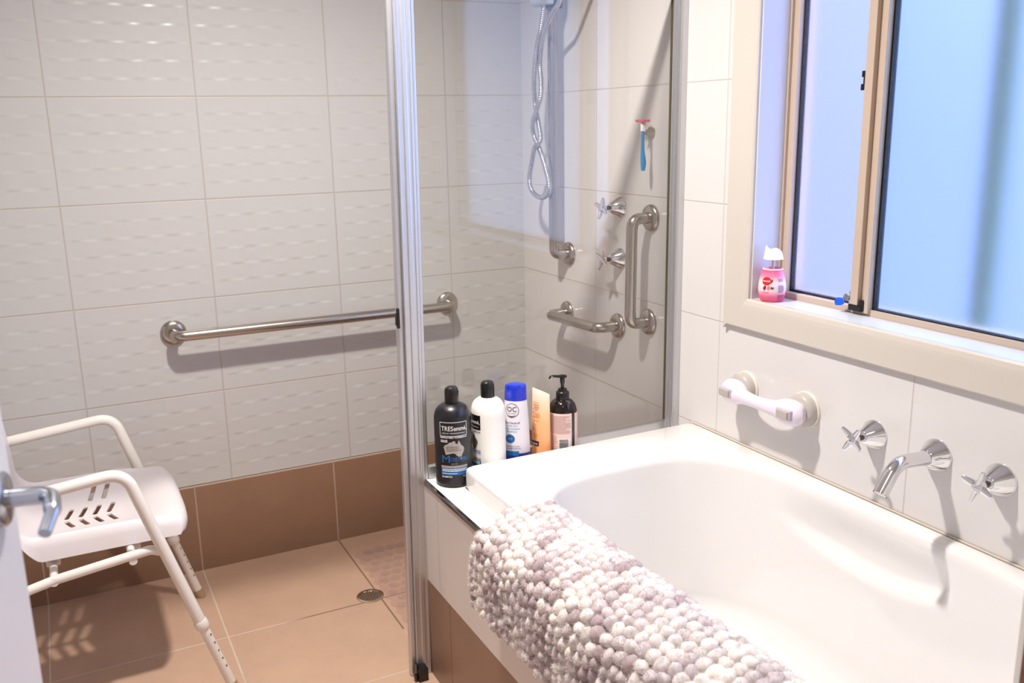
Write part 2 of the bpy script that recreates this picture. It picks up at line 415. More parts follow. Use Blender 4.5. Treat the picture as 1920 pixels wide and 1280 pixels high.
kp = MB(); kp.prism([(0, -.003), (.008, -.008), (.022, -.009), (.027, 0), (.022, .008), (.008, .008)], -.002, .002,
    lambda x, y, z: (0.058+z*.4-x*.2+y*.2, -1.442+x*.9, WZ0+.026+y*.8-x*.05+z))
recalc(kp.build('key', mat('blue_plastic', srgb(20, 90, 215), .35), klo))
# things outside the window
tag(MB().tube([(0.205, -1.677, -0.5), (0.205, -1.677, 2.6)], 0.025, 24).build('drain_pipe', mat('grey_green_pipe', srgb(112, 132, 112), .5), loc=(0.205, -1.677, -0.5)),
    'blurred grey green upright pipe outside the right frosted pane', 'pipe')

# ================================================================== BATH SURROUND
ZH = 0.537; HX = -0.757; HY = -0.880; BE = -2.30
su = thing('bath_surround', 'tiled bath surround, white tiles over brown, around the tub', 'bath surround', (HX, HY, 0))
MB().box(HX+.006, -.001, -0.9855, HY-.002, ZH-.012, ZH, 0.0008).box(HX+.006, -0.6855, BE, -0.9855, ZH-.012, ZH, 0.0008).build('ledge', M_hobw, su)
MB().box(HX, HX+.012, BE, HY, 0.2675, ZH-.009).box(HX+.012, -0.001, HY-.012, HY, 0.2675, ZH-.012).build('white_tile_face', M_hobw, su)
MB().box(HX, HX+.012, BE, HY, 0.0, 0.2665).box(HX+.012, -0.001, HY-.012, HY, 0.0, 0.2665).build('brown_tile_face', M_hobb, su)
MB().box(HX-.0015, HX+.0085, BE, HY, ZH-.0095, ZH+.0005, 0.0012).build('edge_trim', M_trimmetal, su, label='polished metal corner trim')

# ================================================================== BATHTUB
def bathtub():
    cx, cy, A, B = -0.3435, -1.6425, 0.3425, 0.6575
    ZT = 0.592
    ths = list(np.linspace(0, 2*PI, 288, endpoint=False)); ca = math.atan2(B, A)
    for c in (ca, PI-ca, PI+ca, 2*PI-ca):
        i = int(np.argmin([abs(t-c) for t in ths])); ths[i] = c
    N = len(ths)
    def rect(ins, rad):
        out = []
        a, b = A-ins, B-ins
        for t in ths:
            c, s_ = math.cos(t), math.sin(t); k = min(a/abs(c) if abs(c) > 1e-9 else 1e9, b/abs(s_) if abs(s_) > 1e-9 else 1e9)
            x, y = c*k, s_*k
            # rounded corner
            ax, ay = abs(x), abs(y)
            if ax > a-rad and ay > b-rad:
                dx, dy = ax-(a-rad), ay-(b-rad); l = max(abs(dx), abs(dy)); d = math.hypot(dx, dy)
                if d > 0: ax = a-rad+dx*rad/d*min(1, l/rad); ay = b-rad+dy*rad/d*min(1, l/rad)
                x = math.copysign(ax, x); y = math.copysign(ay, y)
            out.append((cx+x, cy+y))
        return out
    def sup(ccx, ccy, a, b, n):
        out = []
        for t in ths:
            c, s_ = math.cos(t), math.sin(t)
            r = (abs(c/a)**n+abs(s_/b)**n)**(-1/n); out.append((ccx+r*c, ccy+r*s_))
        return out
    rings = []
    for ins, z in ((0.0, ZH), (0.0, 0.577), (0.0015, 0.585), (0.005, 0.590), (0.011, 0.592)):
        rings.append([(x, y, z) for x, y in rect(ins, 0.014)])
    icx, icy, ia, ib, n0 = -0.346, -1.69, 0.302, 0.535, 3.4
    for d, z in ((0.055, 0.592), (0.042, 0.5917), (0.030, 0.5906), (0.019, 0.5885), (0.010, 0.5855), (0.004, 0.582), (0.0, 0.578)):
        rings.append([(x, y, z) for x, y in sup(icx, icy, ia+d*.5, ib+d*1.25, n0)])
    bcx, bcy, ba, bb, n1 = -0.345, -1.74, 0.205, 0.36, 3.0
    top = sup(icx, icy, ia-.001, ib-.001, n0); bot = sup(bcx, bcy, ba, bb, n1)
    def sstep(a, b, x): t = min(1, max(0, (x-a)/(b-a))); return t*t*(3-2*t)
    K = 64
    for k in range(1, K+1):
        f = k/K
        # profile: wall run then a round heel
        u = f; z = 0.574-(0.574-0.165)*(1-(1-min(1, u/0.9))**1.0 if u < .7 else (0.7/0.9+(1-0.7/0.9)*math.sin((u-.7)/.3*PI/2)))
        h = 0.42*u if u < .7 else 0.294+(1-0.294)*(1-math.cos((u-.7)/.3*PI/2))
        ring = []
        for (tx, ty), (bx, by) in zip(top, bot):
            x = tx+(bx-tx)*h; y = ty+(by-ty)*h
            # arm-rest recess on the wall side
            if tx > icx+0.2:
                zl = 0.452+0.05*max(0, (y+1.66)/0.28)**2 if y > -1.66 else 0.452+0.035*((y+1.66)/0.2)**2
                wy = sstep(-1.34, -1.60, y)*(1-sstep(-1.875, -1.905, y)) if False else (sstep(0, 1, (-1.36-y)/0.25))*(1-sstep(0, 1, (-1.825-y)/0.035))
                wz = sstep(zl-.016, zl+.020, z)*(1-sstep(0.485, 0.572, z))
                x += 0.025*wy*wz
            ring.append((x, y, z))
        rings.append(ring)
    for q in (0.8, 0.55, 0.3): rings.append([(bcx+(x-bcx)*q, bcy+(y-bcy)*q, 0.165-.004*(1-q)) for x, y in bot])
    vs = [p for r in rings for p in r]; fs = []
    for j in range(len(rings)-1):
        for i in range(N): fs.append((j*N+i, j*N+(i+1) % N, (j+1)*N+(i+1) % N, (j+1)*N+i))
    vs.append((bcx, bcy, 0.160)); c = len(vs)-1; j = len(rings)-1
    for i in range(N): fs.append((j*N+i, j*N+(i+1) % N, c))
    mb = MB(); mb.add(vs, fs)
    o = mb.build('bathtub', M_acryl, loc=(cx, cy, ZH)); recalc(o)
    tag(o, 'glossy white acrylic bathtub set against the wall under the window', 'bathtub')
    # soft silicone bead where the rim meets the tiles
    return o
tub = bathtub()
MB().tube([(-0.004, -0.99, 0.592), (-0.004, -2.298, 0.592)], 0.0022, 6).build('sealant_bead', mat('sealant', srgb(214, 200, 184), .5), tub)

# ================================================================== BATH MAT
def bath_mat():
    path = smooth_path([(-0.800, .408), (-.799, .47), (-.794, .535), (-.778, .575), (-.745, .592), (-.71, .603), (-.68, .611), (-.655, .610), (-.634, .595), (-.622, .56), (-.617, .50)], 10)
    P = [(p[0], p[1]) for p in [(q.x, q.y) for q in [Vector((a, b, 0)) for a, b in [(v.x, v.y) for v in [Vector((p.x, p.y, 0)) for p in path]]]]]
    L = [0]
    for i in range(1, len(P)): L.append(L[-1]+math.hypot(P[i][0]-P[i-1][0], P[i][1]-P[i-1][1]))
    def at(s):
        i = max(0, min(len(L)-2, int(np.searchsorted(L, s))-1)); t = (s-L[i])/(L[i+1]-L[i]+1e-9)
        x = P[i][0]+(P[i+1][0]-P[i][0])*t; z = P[i][1]+(P[i+1][1]-P[i][1])*t
        tx, tz = P[i+1][0]-P[i][0], P[i+1][1]-P[i][1]; l = math.hypot(tx, tz); return x, z, (-tz/l, tx/l), (tx/l, tz/l)
    Y0, Y1 = -1.285, -2.27
    root = thing('bath_mat', 'fluffy pale lilac grey bobble bath mat draped over the tub edge', 'bath mat', (-0.76, -1.77, 0.54))
    base = MB()
    def fn(u, v):
        s = u*L[-1]; x, z, n, t = at(s); y = Y0+(Y1-Y0)*v - 0.03*(1-u)*(1-v)+0.012*math.sin(u*9)*(1-v); return (x+n[0]*.003, y, z+n[1]*.003)
    def fn2(u, v):
        s = u*L[-1]; x, z, n, t = at(s); y = Y0+(Y1-Y0)*v - 0.03*(1-u)*(1-v)+0.012*math.sin(u*9)*(1-v); return (x-n[0]*.004, y, z-n[1]*.004)
    base.grid(fn, 60, 40); base.grid(fn2, 60, 40)
    base.build('backing', mat('mat_backing', srgb(205, 190, 188), .9), root)
    # bobbles
    bm = bmesh.new(); bmesh.ops.create_icosphere(bm, subdivisions=2, radius=1); bm.verts.index_update()
    SV = np.array([v.co[:] for v in bm.verts]); SF = [tuple(v.index for v in f.verts) for f in bm.faces]; bm.free()
    pile = MB(); hv, hf, hc = [], [], []
    step_y = 0.0240; step_s = 0.0225
    nr = int(abs(Y1-Y0)/step_y); ns = int(L[-1]/step_s)
    pal = [np.array(srgb(*c)[:3]) for c in ((240, 232, 224), (224, 214, 210), (210, 197, 196), (182, 163, 164), (232, 223, 218))]
    for r in range(nr):
        rowtone = random.random()
        k0 = 1.0; prev = random.random()
        s = random.uniform(0.002, 0.012)
        while s < L[-1]-0.004:
            ln = random.choice((0.8, 0.95, 1.0, 1.15)); s += step_s*ln*0.5
            if s > L[-1]: break
            x, z, n, t = at(s); u = s/L[-1]; v = (r+.5)/nr
            y = Y0-(r+.3)*step_y - 0.03*(1-u)*(1-v)+0.012*math.sin(u*9)*(1-v) + random.uniform(-.002, .002)
            prev = 0.55*prev+0.45*random.random()+0.06*math.sin(r*.7+s*30)
            q = random.random()
            if prev < 0.36: c = pal[3] if q < .45 else pal[2]
            elif prev < 0.52: c = pal[2] if q < .5 else pal[1]
            elif prev < 0.66: c = pal[4]
            else: c = pal[0]
            rad = np.array([step_s*ln*0.64, step_y*(0.48 if z < .55 else .57), 0.0122*random.uniform(.88, 1.12)])
            T = np.array([t[0], 0, t[1]]); Nn = np.array([n[0], 0, n[1]]); Yv = np.array([0, 1, 0])
            cen = np.array([x, y, z])+Nn*0.009
            k1 = rng.standard_normal((3, 3))*2.2; p1 = rng.uniform(0, 6, 3)
            nz = 1+0.07*np.sin(SV@k1+p1).sum(1)[:, None]+0.035*rng.standard_normal(len(SV))[:, None]
            W = SV*nz
            V = cen+W[:, :1]*rad[0]*T+W[:, 1:2]*rad[1]*Yv+W[:, 2:]*rad[2]*Nn
            cc = c*random.uniform(.92, 1.06)
            o = len(pile.v); pile.v += [tuple(p) for p in V]; pile.f += [tuple(i+o for i in f) for f in SF]
            pile.smooth += [True]*len(SF)
            sh = 1+0.10*rng.standard_normal(len(SV))
            pile.c += [tuple(cc*k) for k in sh]
            # fuzz
            nh = 280
            d = rng.standard_normal((nh, 3)); d /= np.linalg.norm(d, axis=1)[:, None]; d[:, 2] = np.abs(d[:, 2])
            b0 = cen+d[:, :1]*rad[0]*.97*T+d[:, 1:2]*rad[1]*.97*Yv+d[:, 2:]*rad[2]*.97*Nn
            dirw = d[:, :1]*T+d[:, 1:2]*Yv+d[:, 2:]*Nn+0.5*rng.standard_normal((nh, 3)); dirw /= np.linalg.norm(dirw, axis=1)[:, None]
            side = np.cross(dirw, rng.standard_normal((nh, 3))); side /= np.linalg.norm(side, axis=1)[:, None]+1e-9
            tip = b0+dirw*rng.uniform(.0018, .0055, (nh, 1)); wd = 0.00032
            o = len(pile.v)
            tri = np.stack([b0-side*wd, b0+side*wd, tip], 1).reshape(-1, 3)
            pile.v += [tuple(p) for p in tri]; pile.f += [(o+3*i, o+3*i+1, o+3*i+2) for i in range(nh)]; pile.smooth += [True]*nh
            pile.c += [tuple(np.minimum(1, cc*1.06))]*(3*nh)
            s += step_s*ln*0.5
    pile.build('bobble_pile', vcol_mat('chenille', 0.95, sheen=0.25), root, auto=False, kind='stuff')
bath_mat()

# ================================================================== SHOWER SCREEN
def screen():
    GY = -0.893
    root = thing('shower_screen', 'clear glass shower screen in silver aluminium frame on the bath ledge', 'shower screen', (-0.785, GY, 0))
    lean = lambda v: Vector((v[0]+0.0105*v[2], v[1], v[2]))
    ZT = 1.745
    po = MB()
    po.box(-0.797, -0.757, -0.906, -0.872, 0.0, ZT, .003, xf=lean)
    po.box(-0.812, -0.797, -0.900, -0.880, 0.0, ZT, .006, 3, xf=lean)
    po.box(-0.7975, -0.7945, -0.910, -0.9, 0.0, ZT, .001, xf=lean)
    po.box(-0.783, -0.771, -0.909, -0.9, 0.0, ZT, .002, xf=lean)
    po.box(-0.765, -0.759, -0.908, -0.9, 0.0, ZT, .001, xf=lean)
    po.build('post', M_alu, root)
    j = MB(); j.box(-0.7565, -0.748, -0.902, -0.882, ZH+.001, ZT, .0015, xf=lean)
    j.build('glazing_channel', M_alu, root)
    ms = mat('olive_seal', srgb(92, 84, 60), .5)
    MB().box(-0.7478, -0.7460, -0.8965, -0.8895, ZH+.035, ZT-.04, xf=lean).build('glass_seal', ms, root)
    MB().box(-0.0215, -0.0190, -0.8965, -0.8895, ZH+.035, ZT-.04).build('glass_seal', ms, root)
    MB().box(-0.738, -0.021, GY-.0025, GY+.0025, ZH+.034, ZT-.03).build('glass_pane', M_glass, root)
    br = MB(); br.box(-0.742, -0.001, -0.902, -0.884, ZH+.001, ZH+.031, .002); br.box(-0.742, -0.02, -0.905, -0.9, ZH+.001, ZH+.010, .001)
    br.build('bottom_rail', M_alu, root)
    MB().box(XL+.001, -0.001, -0.906, -0.880, ZT-.035, ZT, .002).build('top_rail', M_alu, root)
    wc = MB(); wc.box(-0.019, -0.0002, -0.936, -0.886, ZH+.001, ZT, .0015)
    for y in (-.932, -.918, -.903): wc.box(-0.0225, -0.018, y-.003, y+.003, ZH+.001, ZT, .0015)
    wc.build('wall_channel', M_alu, root)
    MB().box(-0.806, -0.800, -0.909, -0.899, 0.930, 0.978, .001).box(-0.809, -0.802, -0.908, -0.899, 0.937, 0.966, .001).build('door_catch', M_black, root)
    pv = MB(); pv.box(-0.803, -0.777, -0.935, -0.908, 0.001, 0.036, .002); pv.box(-0.806, -0.80, -0.926, -0.908, 0.001, 0.047, .002); pv.box(-.812, -.803, -.93, -.915, 0.006, .018, .003)
    pv.build('pivot_block', M_black, root, label='black plastic pivot block at the foot of the post')
    root.location.y += 0.010
screen()

# ================================================================== GRAB RAILS, TAPS, SHOWER
def flange_mb(o, axis, r=0.038):
    return MB().lathe([(r, 0), (r, .004), (r-.003, .010), (r-.012, .014), (0.018, .015)], o, axis, 48)
def grab_rail(label, a, b, out, so, name='grab_rail', bend=0.04, group=None):
    a, b, n = Vector(a), Vector(b), Vector(out)
    root = thing(name, label, 'grab rail', a, group)
    MB().tube(bend_path([a+n*.010, a+n*so, b+n*so, b+n*.010], bend), 0.016, 24).build('rail_tube', M_steel, root)
    for p in (a, b): flange_mb(p, n).build('flange', M_steel, root)
    return root
GR = 'stainless grab rails in the shower'
grab_rail('long horizontal stainless grab rail on the textured tile wall', (-1.2133, 0, .794), (-.3067, 0, .793), (0, -1, 0), 0.072, group=GR)
grab_rail('upright stainless grab rail beside the shower taps, nearest the screen edge', (0, -.780, 1.1322), (0, -.776, .8326), (-1, 0, 0), 0.066, group=GR)
grab_rail('short horizontal stainless grab rail below the shower taps', (0, -.3114, .7796), (0, -.6176, .7917), (-1, 0, 0), 0.075, group=GR)
tall = grab_rail('tall upright stainless rail in the shower corner carrying the hose slider', (0, -.3233, .9782), (0, -.3233, 2.02), (-1, 0, 0), 0.058, group=GR)
# slider + hose
sl = thing('shower_slider', 'grey plastic shower slider clamped on the tall corner rail', 'shower holder', (-0.058, -.3233, 1.75))
MB().box(-.085, -.036, -.352, -.296, 1.735, 1.81, .008, 3).build('clamp_body', mat('slate_plastic', srgb(70, 80, 92), .3), sl)
MB().lathe([(.020, -.03), (.024, -.026), (.024, .03), (.020, .036)], (-0.065, -.262, 1.772), (0.25, -1, 0), 32).build('clamp_knob', mat('pale_grey_plastic', srgb(190, 196, 206), .3), sl)
MB().box(-.105, -.080, -.375, -.335, 1.742, 1.80, .006, 3).build('hose_cradle', mat('silver_plastic', srgb(196, 200, 206), .2, .6), sl)
def hose():
    a = [(1.745, -.334), (1.7276, -.334), (1.6729, -.3261), (1.6216, -.3044), (1.5671, -.2892), (1.5036, -.2735), (1.4468, -.2648), (1.389, -.2848), (1.3446, -.3049), (1.3195, -.283), (1.2803, -.2531), (1.2285, -.2295), (1.1909, -.2359), (1.1689, -.272), (1.165, -.3186), (1.182, -.3574)]
    b = [(1.2091, -.3614), (1.2416, -.3482), (1.2821, -.3211), (1.3195, -.283), (1.3559, -.2624), (1.3941, -.2706), (1.4379, -.3001), (1.4779, -.315), (1.5265, -.3022), (1.5667, -.2961), (1.6132, -.3111), (1.6531, -.3392), (1.6847, -.3797), (1.7143, -.4285), (1.7388, -.4725), (1.83, -.55)]
    ax = [-.092, -.095, -.101, -.104, -.104, -.098, -.089, -.089, -.095, -.104, -.097, -.095, -.095, -.095, -.095, -.096]
    bx = [-.096, -.096, -.094, -.088, -.094, -.104, -.104, -.098, -.089, -.089, -.094, -.100, -.108, -.115, -.118, -.12]
    pts = [(x, y, z) for x, (z, y) in zip(ax, a)]+[(x, y, z) for x, (z, y) in zip(bx, b)]
    P = smooth_path(pts, 40)
    # corrugation: resample evenly
    Ls = [0]
    for i in range(1, len(P)): Ls.append(Ls[-1]+(P[i]-P[i-1]).length)
    n = int(Ls[-1]/0.0016); Q = []
    for k in range(n):
        s = Ls[-1]*k/(n-1); i = min(len(Ls)-2, max(0, int(np.searchsorted(Ls, s))-1)); t = (s-Ls[i])/max(1e-9, Ls[i+1]-Ls[i]); Q.append(P[i].lerp(P[i+1], t))
    rr = [0.0072+(0.0007 if (k % 4) in (1, 2) else -0.0004) for k in range(n)]
    o = MB().tube(Q, rr, 12).build('shower_hose', M_hose, loc=pts[12], auto=False)
    tag(o, 'twisted ribbed chrome shower hose hanging in a loop beside the tall rail', 'shower hose')
hose()

def star_handle(c, rot, R=0.034):
    """four bladed arms, hub axis along -x"""
    mb = MB(); c = Vector(c)
    mb.lathe([(.006, -.012), (.011, -.010), (.0125, 0), (.010, .006), (.004, .008)], c, (-1, 0, 0), 24)
    for k in range(4):
        a = rot+k*PI/2; d = Vector((0, math.cos(a), math.sin(a)))
        pts = [c+d*t*R+Vector((-0.004*(t**2), 0, 0)) for t in (0.15, 0.4, 0.65, 0.85, 0.97, 1.0)]
        mb.tube(pts, [.0085, .0078, .0066, .0054, .004, .0015], 14, squash=(1, .55))
    return mb
def tap(label, y, z, rot, group, letter=None):
    t = thing('tap', label, 'tap', (0, y, z), group)
    MB().lathe([(.0325, 0), (.0325, .003), (.031, .005), (.0135, .036), (.011, .038)], (0, y, z), (-1, 0, 0), 48).build('cone_flange', M_chrome, t)
    MB().lathe([(.0065, .030), (.0065, .052)], (0, y, z), (-1, 0, 0), 20).build('spindle', mat('dark_spindle', (.12, .10, .09, 1), .3, 1), t)
    h = star_handle((-.064, y, z), rot).build('star_handle', M_chrome, t)
    if letter:
        vs, fs = text2d(letter, height=.006)
        MB().add([(-.0725, y-x, z-.003+q) for x, q in vs], fs, smooth=False).build('letter', M_print_black, h)
    return t
tap('upper chrome star tap on the shower wall', -.6203, 1.1506, 0.35, 'shower taps')
tap('lower chrome star tap on the shower wall', -.6229, .9986, 0.45, 'shower taps')
tap('chrome star tap over the bath between suction handle and spout', -1.6023, .7405, 0.62, 'bath taps', 'H')
tap('chrome star tap over the bath right of the spout', -1.8951, .7405, 0.30, 'bath taps')
sp = thing('bath_spout', 'curved chrome bath spout between two star taps', 'spout', (0, -1.7567, .7442))
MB().lathe([(.034, 0), (.034, .003), (.0325, .005), (.018, .032), (.016, .034)], (0, -1.7567, .7442), (-1, 0, 0), 48).build('cone_flange', M_chrome, sp)
spp = bend_path([(-.02, -1.757, .744), (-.115, -1.758, .750), (-.158, -1.762, .696)], 0.05, 14)
MB().tube(spp, 0.0143, 32, caps=False).tube([spp[-1]+(spp[-2]-spp[-1])*.3, spp[-1]], .0128, 24).build('spout_tube', M_chrome, sp)

# suction grab handle
def suction():
    ya, yb, z = -1.2000, -1.4050, .742
    root = thing('suction_grab_handle', 'pale lilac suction grab handle with grey cups on the bath wall', 'grab handle', (0, (ya+yb)/2, z))
    for y in (ya, yb):
        MB().lathe([(.043, 0), (.043, .004), (.041, .006), (.038, .006)], (0, y, z), (-1, 0, 0), 48).build('suction_lip', M_lip, root)
        MB().lathe([(.039, .005), (.039, .018), (.037, .024), (.030, .028)], (0, y, z), (-1, 0, 0), 48).build('suction_cup', M_grey, root)
    Y = [ya+.031, ya+.029, ya+.020, ya+.004, ya-.014, ya-.032, ya-.05, (ya+yb)/2, yb+.05, yb+.032, yb+.014, yb-.004, yb-.020, yb-.029, yb-.031]
    R = [.006, .018, .0265, .0305, .0305, .026, .019, .0155, .019, .026, .0305, .0305, .0265, .018, .006]
    X = [-.040, -.041, -.042, -.043, -.045, -.049, -.054, -.058, -.054, -.049, -.045, -.043, -.042, -.041, -.040]
    pts = smooth_path([(x, y, z-.002) for x, y in zip(X, Y)], 5); rr = [v.x for v in smooth_path([(q, 0, 0) for q in R], 5)]
    MB().tube(pts, rr, 28, squash=(1.0, 0.85)).build('handle_body', M_grip, root)
    for y in (ya-.001, yb+.002):
        MB().box(-.0768, -.060, y-.018, y+.018, z-.0105, z+.0085, .003, 3).build('release_button', mat('button_grey', srgb(184, 176, 166), .35), root)
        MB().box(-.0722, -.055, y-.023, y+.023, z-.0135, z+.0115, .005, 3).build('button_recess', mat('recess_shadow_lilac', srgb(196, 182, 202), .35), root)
suction()

# razor hanging on a hook
def razor():
    root = thing('razor', 'blue and pink razor hanging on the shower wall', 'razor', (-.03, -.783, 1.33))
    yc = -.7705; x = -.040
    hk = thing('suction_hook', 'small clear suction hook behind the razor', 'hook', (0, -.772, 1.366))
    MB().lathe([(.018, 0), (.018, .002), (.009, .012), (.006, .022)], (0, -.772, 1.366), (-1, 0, 0), 32).build('cup', mat('clear_grey_plastic', srgb(188, 184, 168), .15), hk)
    MB().tube(smooth_path([(-.018, -.772, 1.366), (-.028, -.7725, 1.360), (-.034, -.773, 1.362), (-.0365, -.7735, 1.368)], 6), .003, 10).build('hook_arm', mat('clear_hook', srgb(200, 196, 180), .15), hk)
    pts = smooth_path([(x, -.7900, 1.372), (x-.002, -.7915, 1.345), (x-.001, -.7905, 1.315), (x, -.7930, 1.285), (x-.002, -.7945, 1.264)], 8)
    rr = [v.x for v in smooth_path([(.0045, 0, 0), (.0048, 0, 0), (.006, 0, 0), (.0082, 0, 0), (.0055, 0, 0)], 8)]
    MB().tube(pts, rr, 16, squash=(1, .75)).build('handle', mat('razor_blue', srgb(38, 140, 205), .3), root)
    MB().tube([(p.x-.0025, p.y+.0025, p.z) for p in pts[16:31]], [r*.55 for r in rr[16:31]], 12).build('grip_pad', mat('razor_aqua', srgb(130, 205, 205), .4), root)
    MB().tube(smooth_path([(x, -.7895, 1.368), (x+.004, -.7835, 1.386), (x+.010, -.778, 1.394)], 6), .008, 14, squash=(1, .7)).build('neck', mat('razor_white', srgb(232, 226, 228), .35), root)
    MB().box(x-.008, x+.016, -.800, -.762, 1.394, 1.401, .0025, 3).build('blade_head', mat('razor_pink', srgb(232, 92, 120), .35), root)
razor()

# ================================================================== BOTTLES ON THE LEDGE
class Body:
    """oval bottle body: profile of (scale, z); label coordinates u (arc) and z wrap onto it; label side is local -y"""
    def __init__(s, c, a, b, prof, rz): s.c = Vector(c); s.a = a; s.b = b; s.p = prof; s.rz = rz
    def sc(s, z):
        P = s.p
        for (k0, z0), (k1, z1) in zip(P[:-1], P[1:]):
            if z0 <= z <= z1 and z1 > z0: return k0+(k1-k0)*(z-z0)/(z1-z0)
        return P[-1][0]
    def pt(s, u, z, eps=.0004):
        k = s.sc(z); r = (s.a+s.b)/2; ph = -PI/2+u/r
        x = (s.a*k+eps)*math.cos(ph); y = (s.b*k+eps)*math.sin(ph); c, q = math.cos(s.rz), math.sin(s.rz)
        return (s.c.x+x*c-y*q, s.c.y+x*q+y*c, s.c.z+z)
    def body(s, mb, seg=56):
        P = [(1e-4, s.p[0][1])]+s.p+[(1e-4, s.p[-1][1])]
        n = len(P)
        def fn(u, v):
            k, z = P[round(v*(n-1))]; a = 2*PI*u; x = s.a*k*math.cos(a); y = s.b*k*math.sin(a); c, q = math.cos(s.rz), math.sin(s.rz)
            return (s.c.x+x*c-y*q, s.c.y+x*q+y*c, s.c.z+z)
        mb.grid(fn, seg, n, closeu=True); return mb
    def text(s, mb, body, u, z, width=None, height=None, bold=0., eps=.0006):
        vs, fs = text2d(body, width, height, bold); mb.add([s.pt(u+x, z+y, eps) for x, y in vs], fs, smooth=False); return mb
    def panel(s, mb, u0, u1, z0, z1, eps=.0004):
        n = max(2, int(abs(u1-u0)/.003)+1); m = max(2, int(abs(z1-z0)/.004)+1)
        mb.grid(lambda u, v: s.pt(u0+(u1-u0)*u, z0+(z1-z0)*v, eps), n, m); return mb
    def poly(s, mb, pts, eps=.0005):
        """filled outline, triangulated then split so it follows the curve"""
        bm = bmesh.new(); vv = [bm.verts.new((x, y, 0)) for x, y in pts]; f = bm.faces.new(vv)
        bmesh.ops.triangulate(bm, faces=[f])
        for _ in range(2): bmesh.ops.subdivide_edges(bm, edges=bm.edges[:], cuts=1)
        bmesh.ops.triangulate(bm, faces=bm.faces[:])
        bm.verts.index_update()
        mb.add([s.pt(v.co.x, v.co.y, eps) for v in bm.verts], [tuple(v.index for v in f.verts) for f in bm.faces], smooth=False); bm.free(); return mb
    def dashes(s, mb, u0, u1, z0, z1, rows, h, fill=.8, eps=.0009):
        for r in range(rows):
            z = z1-(z1-z0)*(r+.5)/rows; u = u0; end = u1-(u1-u0)*random.choice((0, 0, .05, .2))
            while u < end:
                l = random.uniform(.0015, .005); s.panel(mb, u, min(u+l, end), z-h/2, z+h/2, eps); u += l+.0009
        return mb
AUS = [((x-360)/450, (860-y)/355) for x, y in [(360, 650), (395, 602), (450, 582), (490, 545), (540, 540), (570, 515), (612, 520), (615, 560), (655, 586), (675, 540), (690, 503), (715, 550), (740, 610), (790, 650), (810, 700), (790, 760), (750, 830), (740, 860), (690, 858), (640, 830), (610, 790), (560, 775), (500, 790), (410, 812), (395, 780), (375, 700)]]
SH = 'bottles on the bath ledge'
